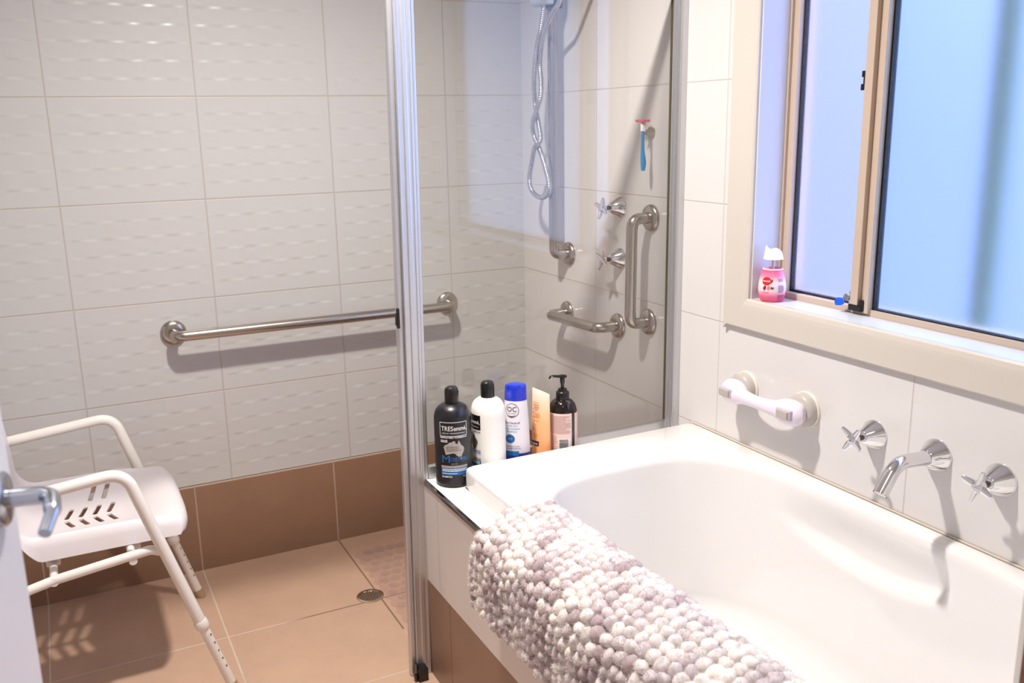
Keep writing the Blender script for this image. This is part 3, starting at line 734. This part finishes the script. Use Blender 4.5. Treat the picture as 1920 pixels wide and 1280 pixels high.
def big_bottle(label, c, rz, m_body, white, Zsh=.205):
    root = thing('shampoo_bottle' if not white else 'conditioner_bottle', label, 'bottle', c, SH)
    prof = [(.93, 0), (.985, .004), (1.0, .012), (1.0, .164), (.99, .172), (.955, .181), (.88, .190), (.76, .1965), (.60, .2015), (.42, Zsh), (.30, Zsh+.001)]
    b = Body(c, .0455, .0425, prof, rz)
    b.body(MB()).build('body', m_body, root)
    z0 = Zsh-.001
    cp = MB().lathe([(.0165, z0), (.0172, z0+.002), (.0172, z0+.030), (.0165, z0+.032)], c, (0, 0, 1), 36)
    capo = cp.build('cap', M_black, root)
    MB().lathe([(.0160, 0), (.0160, .005), (.012, .0095), (.006, .010)], (c[0]-.001, c[1], c[2]+z0+.0315), (.12, -.05, 1), 36).build('disc_top', M_black, capo)
    prt = MB(); inv = M_print_black if white else M_print_white
    if white:
        pn = MB(); b.panel(pn, -.034, .034, .131, .168, .0004); pno = pn.build('brand_panel', M_print_black, root)
        tx = MB(); b.text(tx, 'TRES', -.0165, .146, width=.027, height=.0095, bold=.01, eps=.0008); b.text(tx, 'emmé,', .0155, .146, width=.033, height=.0095, bold=.01, eps=.0008)
        b.text(tx, 'USED BY PROFESSIONALS', 0, .1365, width=.056, height=.003, eps=.0008); tx.build('brand_lettering', M_print_white, pno)
        b.text(prt, 'IMPROVED FORMULA', 0, .1235, width=.068, height=.004, bold=.02)
    else:
        for (u0, u1, za, zb) in ((-.034, .034, .1665, .1678), (-.034, .034, .1325, .1338), (-.034, -.0327, .1325, .1678), (.0327, .034, .1325, .1678)): b.panel(prt, u0, u1, za, zb)
        prt.build('label_frame', inv, root); prt = MB()
        b.text(prt, 'TRES', -.0150, .1465, width=.029, height=.0115, bold=.01); b.text(prt, 'emmé,', .0165, .1465, width=.032, height=.0115, bold=.01)
        b.text(prt, 'USED BY PROFESSIONALS', 0, .1385, width=.058, height=.0034)
        prt.build('brand_lettering', inv, root); prt = MB()
        b.text(prt, 'IMPROVED FORMULA', 0, .1275, width=.066, height=.0042, bold=.025)
        b.dashes(prt, -.032, -.014, .117, .124, 2, .0024)
        prt.build('formula_lettering', inv, root); prt = MB()
        b.text(prt, 'SHAMPOO', -.019, .0275, width=.026, height=.0042, bold=.02); prt.build('foot_lettering', inv, root); prt = MB()
        b.text(prt, '900ML', .026, .0275, width=.012, height=.0034)
    prt.build('formula_lettering' if white else 'volume_lettering', inv, root)
    au = MB(); b.poly(au, [(-.025+.050*x, .0800+.042*y) for x, y in AUS]); b.poly(au, [(.0130, .0775), (.0190, .0775), (.0160, .0725)])
    ao = au.build('country_silhouette', mat('silver_print', srgb(176, 168, 160), .4) if not white else mat('dark_gold_print', srgb(96, 84, 66), .4), root)
    if not white:
        at_ = MB(); b.dashes(at_, -.018, .018, .094, .108, 3, .0018); at_.build('small_lettering', mat('bronze_print', srgb(120, 98, 76), .5), ao)
    bl = MB(); b.text(bl, 'M', -.020, .0655, width=.019, height=.0195); b.text(bl, 'OISTURE', .012, .0695, width=.042, height=.0095, bold=.01)
    bl.build('product_lettering', M_print_blue, root)
    bp_ = MB(); b.panel(bp_, -.033, .033, .0335, .0515); blo = bp_.build('blue_panel', M_print_blue, root)
    gp = MB(); b.panel(gp, -.033, .033, .0518, .0580); b.text(gp, 'RICH', 0, .0605, width=.014, height=.004); gp.build('silver_strip', mat('silver_strip_print', srgb(170, 160, 148), .35), root)
    wt = MB(); b.dashes(wt, -.030, .030, .0425, .0505, 2, .0026); b.dashes(wt, -.030, .006, .0360, .0400, 1, .002); wt.build('small_lettering', M_print_white, blo)
    return root
M_navy = mat('black_navy_plastic', srgb(22, 20, 26), .33)
big_bottle('black shampoo bottle with white framed lettering, beside the screen post', (-.6925, -.9405, ZH), -.36, M_navy, False)
big_bottle('white bottle with black flip cap between the black and blue capped bottles', (-.5965, -.9405, ZH), -1.70, M_white, True)
def blue_cap():
    c = (-.5175, -.938, ZH)
    root = thing('shampoo_bottle', 'white tapered bottle with bright blue cap and round logo', 'bottle', c, SH)
    prof = [(.96, 0), (1.0, .004), (1.0, .03), (.965, .075), (.91, .12), (.85, .16), (.80, .184), (.78, .1865)]
    b = Body(c, .0355, .025, prof, -.52); b.body(MB()).build('body', mat('satin_white_plastic', srgb(228, 222, 226), .3), root)
    cp = Body((c[0], c[1], c[2]+.186), .0355, .025, [(.80, 0), (.80, .004), (.765, .030), (.74, .036), (.66, .0395), (.4, .041)], -.52)
    cp.body(MB()).build('cap', mat('royal_blue_plastic', srgb(22, 48, 190), .25, coat=.3), root)
    d = MB()
    n = 40; uc, zc, R = -.010, .1620, .0185
    for k in range(n):
        a0, a1 = 2*PI*k/n, 2*PI*(k+1)/n
        d.add([b.pt(uc+r_*math.cos(a), zc+r_*math.sin(a), .0006) for r_, a in ((R, a0), (R, a1), (R-.0011, a1), (R-.0011, a0))], [(0, 1, 2, 3)], smooth=False)
    b.text(d, 'OC', uc, .159, width=.026, height=.0125); b.text(d, 'NATURALS', uc, .1530, width=.022, height=.0026)
    b.poly(d, [(uc-.012, .1495), (uc, .1470), (uc+.012, .1495), (uc, .1440)]); d.build('round_logo', mat('brown_black_print', srgb(58, 42, 40), .5), root)
    e = MB(); b.text(e, 'Anti-Dandruff', -.010, .1270, width=.040, height=.0058, bold=.01); b.text(e, 'scalp care', -.008, .1205, width=.024, height=.004)
    mv = mat('violet_print', srgb(110, 92, 150), .5); e.build('violet_lettering', mv, root)
    e = MB(); b.dashes(e, -.028, .010, .060, .071, 2, .0016); e.build('small_lettering', mv, root)
    g = MB(); b.text(g, '2in1 CLEANING', -.008, .1125, width=.034, height=.0038, bold=.01); b.text(g, 'SHAMPOO', -.010, .1050, width=.026, height=.004, bold=.01); g.build('aqua_lettering', mat('aqua_print', srgb(60, 176, 205), .5), root)
    rd = MB(); b.poly(rd, [(-.014+.0115*math.cos(2*PI*k/28), .0880+.0115*math.sin(2*PI*k/28)) for k in range(28)]); rdo = rd.build('blue_roundel', mat('roundel_blue', srgb(30, 90, 160), .4), root)
    rt = MB(); b.text(rt, '24/7', -.014, .086, width=.012, height=.0045); rt.build('roundel_lettering', mat('pale_blue_print', srgb(150, 200, 225), .5), rdo)
    bs = MB(); b.panel(bs, -.05, .05, .001, .050, .0005); bs.build('navy_band', mat('navy_print', srgb(40, 50, 140), .35), root)
    bt = MB(); b.panel(bt, -.03, .006, .044, .056, .0007); bt.build('blue_flash', M_print_blue, root)
blue_cap()
def peach_tube():
    c = Vector((-.4445, -.936, ZH)); rz = -1.02
    root = thing('cleanser_tube', 'peach cream tube standing on its cap, pale sealed top', 'tube', c, SH)
    H0, H1 = .020, .196
    def pt(u, z, front=True, eps=0.0):
        # u in -1..1 across; oval at the foot, flat seal at the top
        t = min(1, max(0, (z-H0)/(H1-H0))); wv = .0275+(.0255-.0275)*t; th = .0185*(1-t)**.8+.0008
        x = wv*math.sin(u*PI/2); y = -(th*math.cos(u*PI/2)+eps) if front else (th*math.cos(u*PI/2)+eps)
        cc, q = math.cos(rz), math.sin(rz); return (c.x+x*cc-y*q, c.y+x*q+y*cc, c.z+z+.0 - (0.006*x/wv*t if z > .1 else 0))
    zs = [H0, H0+.004, .05, .08, .11, .14, .165, .180, .186, H1]
    mb = MB()
    def ring(z): return [pt(-1+2*k/16, z) for k in range(17)]+[pt(1-2*k/16, z, False) for k in range(1, 16)]
    vs = [p for z in zs for p in ring(z)]; n = 32
    fs = [(j*n+i, j*n+(i+1) % n, (j+1)*n+(i+1) % n, (j+1)*n+i) for j in range(len(zs)-1) for i in range(n)]+[tuple(range(n-1, -1, -1)), tuple(range((len(zs)-1)*n, len(zs)*n))]
    mb.add(vs, fs)
    mb.build('tube_body', zgrad_mat('peach_fade', [(0, srgb(246, 168, 108)), (.55, srgb(250, 184, 130)), (.82, srgb(248, 214, 178)), (1, srgb(250, 236, 220))], .02, .196, .3, .2), root)
    MB().lathe([(.0255, .0), (.027, .002), (.027, .018), (.0255, .020)], c, (0, 0, 1), 40, sy=.72, rz=rz).build('cap', mat('peach_cap', srgb(244, 170, 116), .3), root)
    T = MB()
    def tx(m_, s_, u, z, width, height, bold=0.):
        vs, fs = text2d(s_, width, height, bold); m_.add([pt(u+x/.040, z+y, True, .0006) for x, y in vs], fs, smooth=False)
    tx(T, 'DEEP', -.30, .143, .019, .0155); tx(T, 'CLEAN', -.30, .123, .026, .016)
    mo = mat('burnt_orange_print', srgb(214, 110, 56), .5); T.build('orange_lettering', mo, root); T = MB()
    for z_, w_ in ((.162, .020), (.116, .024), (.082, .018), (.0775, .018), (.073, .016)):
        if z_ in (.116, .082): T.build('small_lettering', mo, root); T = MB()
        for k in range(6): T.add([pt((-.30)+(q-.5)*w_/.04, zz, True, .0005) for q, zz in ((k/6, z_), (k/6+.13, z_), (k/6+.13, z_+.0012), (k/6, z_+.0012))], [(0, 1, 2, 3)], smooth=False)
    T.build('small_lettering', mo, root)
    bar = MB(); bar.grid(lambda u, v: pt(-.98+1.02*u, .052+.0125*v, True, .0007), 14, 3); bo = bar.build('black_brand_bar', M_print_black, root)
    bt = MB(); tx(bt, 'Neutrogena', -.44, .0555, .034, .0062, .01); vs2 = bt; bt.v = [tuple(p) for p in bt.v]
    bt2 = MB(); vs, fs = text2d('Neutrogena', .034, .0062, .01); bt2.add([pt(-.46+x/.040, .0555+y, True, .0012) for x, y in vs], fs, smooth=False); bt2.build('brand_lettering', M_print_white, bo)
    dt = MB(); dt.grid(lambda u, v: pt(-.62+.22*u, .092+.007*v, True, .0006), 6, 3); dt.build('lilac_mark', mat('lilac_print', srgb(214, 170, 190), .5), root)
peach_tube()
def pump():
    c = (-.3820, -.938, ZH)
    root = thing('pump_bottle', 'dark brown pump bottle with pink printed label', 'bottle', c, SH)
    prof = [(.94, 0), (1.0, .006), (1.0, .130), (.985, .138), (.93, .147), (.83, .1555), (.68, .162), (.50, .166), (.42, .1675)]
    b = Body(c, .0375, .0375, prof, -.50)
    b.body(MB()).build('body', mat('dark_amber_plastic', srgb(24, 15, 11), .12), root)
    MB().lathe([(.0165, .164), (.0175, .166), (.0172, .184), (.0160, .186), (.012, .188), (.0115, .193), (.009, .194)], c, (0, 0, 1), 36).build('collar', M_black, root)
    C = Vector(c)
    pm = MB().lathe([(.0045, .192), (.0045, .206), (.0058, .208), (.0066, .222), (.0065, .2245)], c, (0, 0, 1), 24)
    d = Vector((-.95, .25, 0))
    pm.tube([C+Vector((0, 0, .2255))-d*.010, C+Vector((0, 0, .2265)), C+Vector((0, 0, .2265))+d*.012, C+Vector((0, 0, .2285))+d*.026, C+Vector((0, 0, .227))+d*.033, C+Vector((0, 0, .222))+d*.036], [.006, .0068, .0055, .0045, .0038, .003], 14, squash=(.6, 1.25))
    pm.build('pump_head', M_black, root)
    lb = MB(); b.panel(lb, -.052, .024, .004, .136, .0005); lb.build('label_panel', mat('pink_label', srgb(236, 206, 196), .5), root)
    lp = MB(); b.panel(lp, .034, .06, .004, .134, .0005); lp.build('label_panel', mat('pink_label_back', srgb(232, 204, 196), .5), root)
    pr = MB(); b.dashes(pr, -.045, .020, .082, .131, 14, .0015)
    pr.build('small_lettering', mat('rose_brown_print', srgb(166, 122, 116), .5), root); pr = MB()
    b.dashes(pr, -.045, -.016, .020, .078, 12, .0015)
    pr.build('small_lettering', mat('rose_brown_print', srgb(176, 136, 130), .5), root)
    bw = MB(); b.panel(bw, -.012, .018, .030, .070, .0008); bwo = bw.build('barcode_patch', M_print_white, root)
    bc = MB(); z = .032
    while z < .067:
        h = random.choice((.0006, .0009, .0014)); b.panel(bc, -.0095, .0135, z, z+h, .0011); z += h+random.choice((.0006, .0009))
    bc.build('barcode', M_print_black, bwo)
pump()

# ================================================================== AIR FRESHENER ON THE SILL
def freshener():
    c = (.026, -1.2440, WZ0)
    root = thing('air_freshener', 'pink egg shaped gel air freshener with white cap on the window sill', 'air freshener', c)
    prof = [(.76, 0), (.84, .003), (.95, .014), (1.0, .028), (.985, .040), (.92, .054), (.83, .066), (.735, .0755), (.70, .0775)]
    b = Body(c, .0330, .0330, prof, -.66)
    b.body(MB()).build('body', zgrad_mat('pink_fade', [(0, srgb(240, 66, 110)), (.2, srgb(246, 110, 146)), (.36, srgb(250, 214, 222)), (.62, srgb(252, 226, 230)), (.80, srgb(248, 140, 170)), (1, srgb(240, 70, 124))], 0, .0775, .25, .3), root)
    MB().lathe([(.0228, .0765), (.0242, .0768), (.0240, .0795), (.0222, .0797), (.0222, .074)], c, (0, 0, 1), 40).build('rim', M_white, root)
    MB().lathe([(.0040, .070), (.0036, .108)], c, (0, 0, 1), 16).build('stem', mat('milky_plastic', srgb(226, 216, 220), .3), root)
    cap = MB(); n = 40
    def top(a, r):
        q = math.cos(a-2.55)*min(1, r/.0180)
        g = np.linspace(-1, 1, 9); h = [-.003, .001, .003, .003, .001, -.0005, .001, .006, .0125]
        return .1225+sum(hh*math.exp(-((q-gg)/.19)**2) for gg, hh in zip(g, h))/sum(math.exp(-((q-gg)/.19)**2) for gg in g)
    prof2 = [(.0238, 0), (.0226, .25), (.0208, .6), (.0192, .9), (.0180, 1.0), (.0172, .985), (.014, .97), (.010, .965), (.006, .96), (.002, .96), (.0002, .96)]
    def fn(u, v):
        r, t = prof2[round(v*(len(prof2)-1))]; a = 2*PI*u; z = .1015+(top(a, r)-.1015)*t; return (c[0]+r*math.cos(a), c[1]+r*math.sin(a), c[2]+z)
    cap.grid(fn, n, len(prof2), closeu=True); cap.build('lifted_cap', M_white, root)
    F = -.0175
    rd = MB(); b.poly(rd, [(F+.0125*math.cos(2*PI*k/26), .0515+.0098*math.sin(2*PI*k/26)) for k in range(26)]); ro = rd.build('red_logo_oval', mat('red_print', srgb(216, 28, 36), .35), root)
    t_ = MB(); b.text(t_, 'renuzit', F, .0498, width=.020, height=.0048, bold=.012, eps=.0012); t_.build('logo_lettering', M_print_white, ro)
    gr = MB(); b.poly(gr, [(F+.011, .046), (F+.0155, .050), (F+.0165, .0565), (F+.0130, .0555)]); b.poly(gr, [(F+.011, .0335), (F+.016, .0320), (F+.0205, .0375), (F+.0150, .0375), (F+.012, .0400)]); gr.build('green_leaves', mat('leaf_print', srgb(52, 108, 34), .5), root)
    bl = MB(); b.poly(bl, [(F-.008, .034), (F-.005, .0405), (F, .0405), (F+.0005, .034), (F-.004, .028)]); bl.build('fruit_picture', mat('maroon_print', srgb(140, 24, 44), .5), root)
    pk = MB(); b.poly(pk, [(F+.002, .032), (F+.004, .040), (F+.0095, .041), (F+.010, .034), (F+.006, .030)]); b.panel(pk, F-.012, F+.0075, .0225, .0255); pk.build('pink_petals', mat('petal_print', srgb(240, 120, 150), .5), root)
    dk = MB(); b.dashes(dk, .012, .026, .050, .0575, 4, .0008); b.dashes(dk, .012, .029, .024, .042, 9, .0009); dk.build('small_lettering', mat('slate_print', srgb(110, 96, 120), .5), root)
    mg = MB(); b.panel(mg, .012, .031, .004, .0185, .0005); mg.build('magenta_panel', mat('magenta_print', srgb(196, 70, 120), .4), root)
freshener()

# ================================================================== SHOWER CHAIR
def chair():
    root = thing('shower_chair', 'white plastic shower chair with slotted seat and cream tubular arms', 'chair', (-1.5, -.43, 0))
    yc, hw, xb, xf = -.4360, .228, -1.72, -1.282
    # seat pan + backrest as one moulded shell
    N_ = 41; ZB = .418
    def section(x, z0, dish, half, zend, crn=0.0):
        out = []
        for k in range(N_):
            q = -1+2*k/(N_-1); a = abs(q)
            y = yc+q*half
            if a < .84: z = z0-dish*(1-(a/.84)**2.2)
            else:
                t = (a-.84)/.16; z = z0+.002*math.sin(t*PI)-(z0-zend)*t**2.0
            if a > .88: y = yc+math.copysign(half*(.88+(a-.88)*.5), q)
            out.append((x-crn*a**5, y, z))
        return out
    rows = []
    for x, z in ((xf-.003, .420), (xf, .430), (xf-.002, .445), (xf-.010, .456), (xf-.022, .461)): rows.append(section(x, z, .0, hw, min(ZB, z-.001), .030))
    for x in np.linspace(xf-.038, -1.62, 26):
        t = min(1, max(0, (xf-.03-x)/.13)); t = t*t*(3-2*t)
        rows.append(section(x, .463+.010*t, .046*t, hw, ZB, .030*(1-t)))
    # bend up to the back
    for k in range(1, 9):
        a = k/8*1.40; R = .055
        x = -1.62-R*math.sin(a); z = .473+R*(1-math.cos(a)); rows.append(section(x, z, .046*(1-k/8), hw, z-.055*(1-k/8)-.004))
    for k in range(1, 15):
        t = k/14; z = .519+t*.30; x = -1.674-.055*t
        half = hw*.94 if t < .45 else (hw*.94)*math.sqrt(max(.03, 1-((t-.45)/.56)**2.6))
        rows.append([(x+.012*min(1, t/.4)*(abs(-1+2*q/(N_-1))**2), yc+(-1+2*q/(N_-1))*half, z) for q in range(N_)])
    mb = MB(); vs = [p for r in rows for p in r]
    mb.add(vs, [(j*N_+i, j*N_+i+1, (j+1)*N_+i+1, (j+1)*N_+i) for j in range(len(rows)-1) for i in range(N_-1)])
    tmp = mb.build('seat_tmp', M_chair)
    so = tmp.modifiers.new('s', 'SOLIDIFY'); so.thickness = .0045; so.offset = -1
    cut = MB()
    def slot(x, y, dx, dy, wd):
        d = Vector((dx, dy, 0)); l = d.length; d.normalize(); n = Vector((-d.y, d.x, 0)); h = l/2
        poly = [(-h, -wd*.3), (-h+.003, -wd/2), (h-.003, -wd/2), (h, -wd*.3), (h, wd*.3), (h-.003, wd/2), (-h+.003, wd/2), (-h, wd*.3)]
        cut.prism(poly, .36, .50, lambda a, b, z: (x+d.x*a+n.x*b, y+d.y*a+n.y*b, z))
    for k in range(4):
        x = -1.4560-.0335*k
        slot(x, yc+.030, .017, .056, .0125); slot(x, yc-.040, -.017, .056, .0125)
        if k in (0, 1):
            slot(x-.006, yc+.118, .017, .066, .0125)
    cu = recalc(cut.build('cut_tmp', M_chair))
    bo = tmp.modifiers.new('b', 'BOOLEAN'); bo.object = cu; bo.operation = 'DIFFERENCE'; bo.solver = 'EXACT'
    dg = bpy.context.evaluated_depsgraph_get(); dg.update()
    me = bpy.data.meshes.new_from_object(tmp.evaluated_get(dg))
    bpy.data.objects.remove(tmp); bpy.data.objects.remove(cu)
    for v in me.vertices: v.co -= root.location
    me.materials.clear(); me.materials.append(M_chair)
    me.polygons.foreach_set('use_smooth', [True]*len(me.polygons)); me.set_sharp_from_angle(angle=math.radians(45))
    o = bpy.data.objects.new('seat_shell', me); COL.objects.link(o); o.parent = root
    # side frames
    for s, y in ((0, -.185), (1, -.726)):
        bx = -1.447 if s == 0 else -1.456; az = .606 if s == 0 else .627; dy = 0.0
        foot = Vector((-1.236 if s == 0 else -1.234, y, .012)); brow = Vector((bx+.030, y, az+.004))
        rear = Vector((-1.79, y, az-.035)); rfoot = Vector((-1.90, y, .012))
        d = (foot-brow).normalized()
        split = brow+d*((brow.z-.205)/-d.z)
        MB().tube(bend_path([split, brow, rear, Vector((-1.83, y, .30))], .055, 12), .0142, 20).build('arm_tube', M_chairtube, root)
        leg = MB().tube([split+d*-.02, foot], .0122, 18).build('leg', M_chairtube, root)
        MB().tube([split-d*.012, split-d*.006, split+d*.006, split+d*.012], [.0152, .0172, .0172, .0152], 20).build('collar', M_chairtube, leg)
        MB().tube([foot-d*.016, foot+d*.012], .0140, 18).build('foot_tip', mat('worn_beige_rubber', srgb(176, 150, 118), .6), leg)
        pb = MB()
        for q in range(5): p = split+d*(.035+.025*q); pb.lathe([(.0026, 0), (.0026, .0128), (.001, .0134)], p, (.62, -.7, .3), 10)
        pb.build('push_buttons', mat('dull_steel', (.4, .36, .32, 1), .4, 1), leg)
        rl = MB().tube([Vector((-1.83, y, .30)), rfoot], .0125, 18).build('leg', M_chairtube, root)
        MB().tube([rfoot+Vector((0, 0, .016)), rfoot-Vector((0, 0, .012))], .0145, 18).build('foot_tip', mat('worn_beige_rubber_rear', srgb(176, 150, 118), .6), rl)
        jn = brow+d*((brow.z-.415)/-d.z)
        MB().tube(bend_path([jn, (jn.x-.03, y+(.008 if s else -.008), .424), (-1.60, y+(.01 if s else -.01), .397), (-1.66, y, .388), (-1.82, y, .36)], .04, 8), .0112, 16).build('seat_rail', M_chairtube, root)
    for x in (-1.43, -1.60):
        MB().tube([(x, -.726, .407 if x > -1.5 else .395), (x, -.185, .407 if x > -1.5 else .395)], .0095, 14).build('cross_bar', M_chairtube, root)
    for x in (-1.42, -1.60):
        for y in (-.60, -.27):
            MB().box(x-.016, x+.016, y-.012, y+.012, .385, .421, .004).build('seat_clip', M_chair, root)
chair()

# ================================================================== FLOOR FITTINGS
dr = thing('floor_drain', 'round chrome slotted floor drain in the shower floor', 'drain', (-.7735, -.435, 0))
c = Vector((-.7735, -.435, 0)); R = .041
MB().lathe([(R, 0), (R, .002), (R-.002, .0032), (R-.008, .0034), (R-.009, .001)], c, (0, 0, 1), 48).build('rim', mat('brass_chrome', (.62, .52, .40, 1), .2, 1), dr)
gmb = MB(); ang = 1.0
for k in range(-3, 4):
    off = k*.0088; hl = math.sqrt(max(0, (R-.010)**2-off**2)); d = Vector((math.cos(ang), math.sin(ang), 0)); n = Vector((-d.y, d.x, 0))
    gmb.tube([c+n*off-d*hl+Vector((0, 0, .0022)), c+n*off+d*hl+Vector((0, 0, .0022))], .0024, 8, squash=(.5, 1))
gmb.build('grate_bars', mat('drain_bars', (.55, .48, .40, 1), .25, 1), dr)
MB().lathe([(R-.009, .0002), (R-.009, .0008)], c, (0, 0, 1), 40).build('drain_well', mat('drain_dark', srgb(24, 18, 14), .8), dr)
# clear scalloped non-slip mat
def clear_mat():
    root_l = (-.56, -.38, 0); mb = MB()
    def scal(x0, x1, y0, y1):
        pts = []
        def arcs(p, q, nx, ny, n):
            L_ = math.hypot(q[0]-p[0], q[1]-p[1]); m = L_/n
            for k in range(n):
                for j in range(6):
                    t = j/6; a = PI*t; s = (k+t)*m; bul = .011*math.sin(a)
                    pts.append((p[0]+(q[0]-p[0])*s/L_+nx*bul, p[1]+(q[1]-p[1])*s/L_+ny*bul))
        arcs((x0, y0), (x1, y0), 0, -1, 6); arcs((x1, y0), (x1, y1), 1, 0, 10); arcs((x1, y1), (x0, y1), 0, 1, 6); arcs((x0, y1), (x0, y0), -1, 0, 10); return pts
    P = scal(-.725, -.42, -.64, -.135)
    sk = lambda x, y, z: (x-.10*(y+.38)*0+.0, y, z)
    mb.prism(P, 0.0005, .0032, sk)
    for i in range(8):
        for j in range(12):
            x = -.705+.038*i+(.019 if j % 2 else 0); y = -.615+.042*j
            if x > -.425: continue
            mb.lathe([(.017, .003), (.0165, .0042), (.010, .0052), (.002, .0055)], (x, y, 0), (0, 0, 1), 14)
    m = bpy.data.materials.new('clear_pvc'); m.use_nodes = True
    n = m.node_tree.nodes; Lk = m.node_tree.links; b = n['Principled BSDF']; b.inputs['Base Color'].default_value = srgb(206, 170, 160); b.inputs['Roughness'].default_value = .25
    tr = n.new('ShaderNodeBsdfTransparent'); x = n.new('ShaderNodeMixShader'); x.inputs[0].default_value = .14
    Lk.new(tr.outputs[0], x.inputs[1]); Lk.new(b.outputs[0], x.inputs[2]); Lk.new(x.outputs[0], n['Material Output'].inputs[0])
    tag(recalc(mb.build('shower_mat', m, loc=root_l)), 'clear scalloped non slip mat on the shower floor right of the drain', 'shower mat')
clear_mat()

# ================================================================== DOOR (open, at the left)
def door():
    az = 0.205; h = Vector((math.sin(az), math.cos(az), 0)); n = Vector((math.cos(az), -math.sin(az), 0))
    R0 = Vector((-1.5830, -1.978, 0)); F = R0+h*.060; Hn = R0-h*.72
    d = bpy.data.objects.new('door_1', None); d.location = (Hn.x, Hn.y, 0); COL.objects.link(d); d['kind'] = 'structure'
    X = lambda a, b, z: Vector((R0.x, R0.y, 0))+h*a+n*b+Vector((0, 0, z))
    lf = MB(); lf.box(-.72, .050, -.036, 0, .006, 2.04, .0015, xf=lambda v: X(v.x, v.y, v.z)); lf.build('door_leaf', M_doorw, d)
    zr = 1.066
    hd = MB().lathe([(.026, 0), (.026, .006), (.024, .008), (.011, .009)], X(0, 0, zr), n, 40); ho = hd.build('handle_rose', M_satin, d)
    hp = bend_path([X(0, .006, zr), X(0, .046, zr), X(-.036, .053, zr-.004), X(-.060, .050, zr-.014)], .018, 10)
    MB().tube(hp, [.0085-.0028*max(0, k/(len(hp)-1)-.3)/.7 for k in range(len(hp))], 20).build('door_handle', M_satin, d)
    MB().box(.0495, .0510, -.030, -.006, zr-.10, zr+.06, xf=lambda v: X(v.x, v.y, v.z)).build('latch_plate', M_satin, d)
door()

# ================================================================== VANITY (its corner shows at lower right)
va = thing('vanity_cabinet', 'brown vanity cabinet with white edge at the lower right corner', 'vanity', (-.50, -2.32, 0))
VX = -.532
MB().box(VX+.004, -.001, -3.0, -2.304, .08, .90).build('cabinet_body', M_white, va)
MB().box(VX-.014, VX+.004, -2.64, -2.312, .09, .895, .001).build('door_panel', mat('brown_laminate', srgb(126, 84, 58), .35, noise=.15, nscale=30), va)
MB().box(VX-.014, VX+.004, -3.0, -2.645, .09, .895, .001).build('door_panel', mat('brown_laminate_b', srgb(126, 84, 58), .35, noise=.15, nscale=30), va)
MB().box(VX-.014, VX+.004, -2.311, -2.303, .08, .90, .001).build('edge_strip', M_white, va, label='white edge strip')
MB().box(VX-.02, -.001, -3.0, -2.300, .90, .932, .004).build('worktop', M_white, va)
MB().box(VX+.05, -.01, -2.98, -2.32, 0, .08).build('plinth', M_white, va)
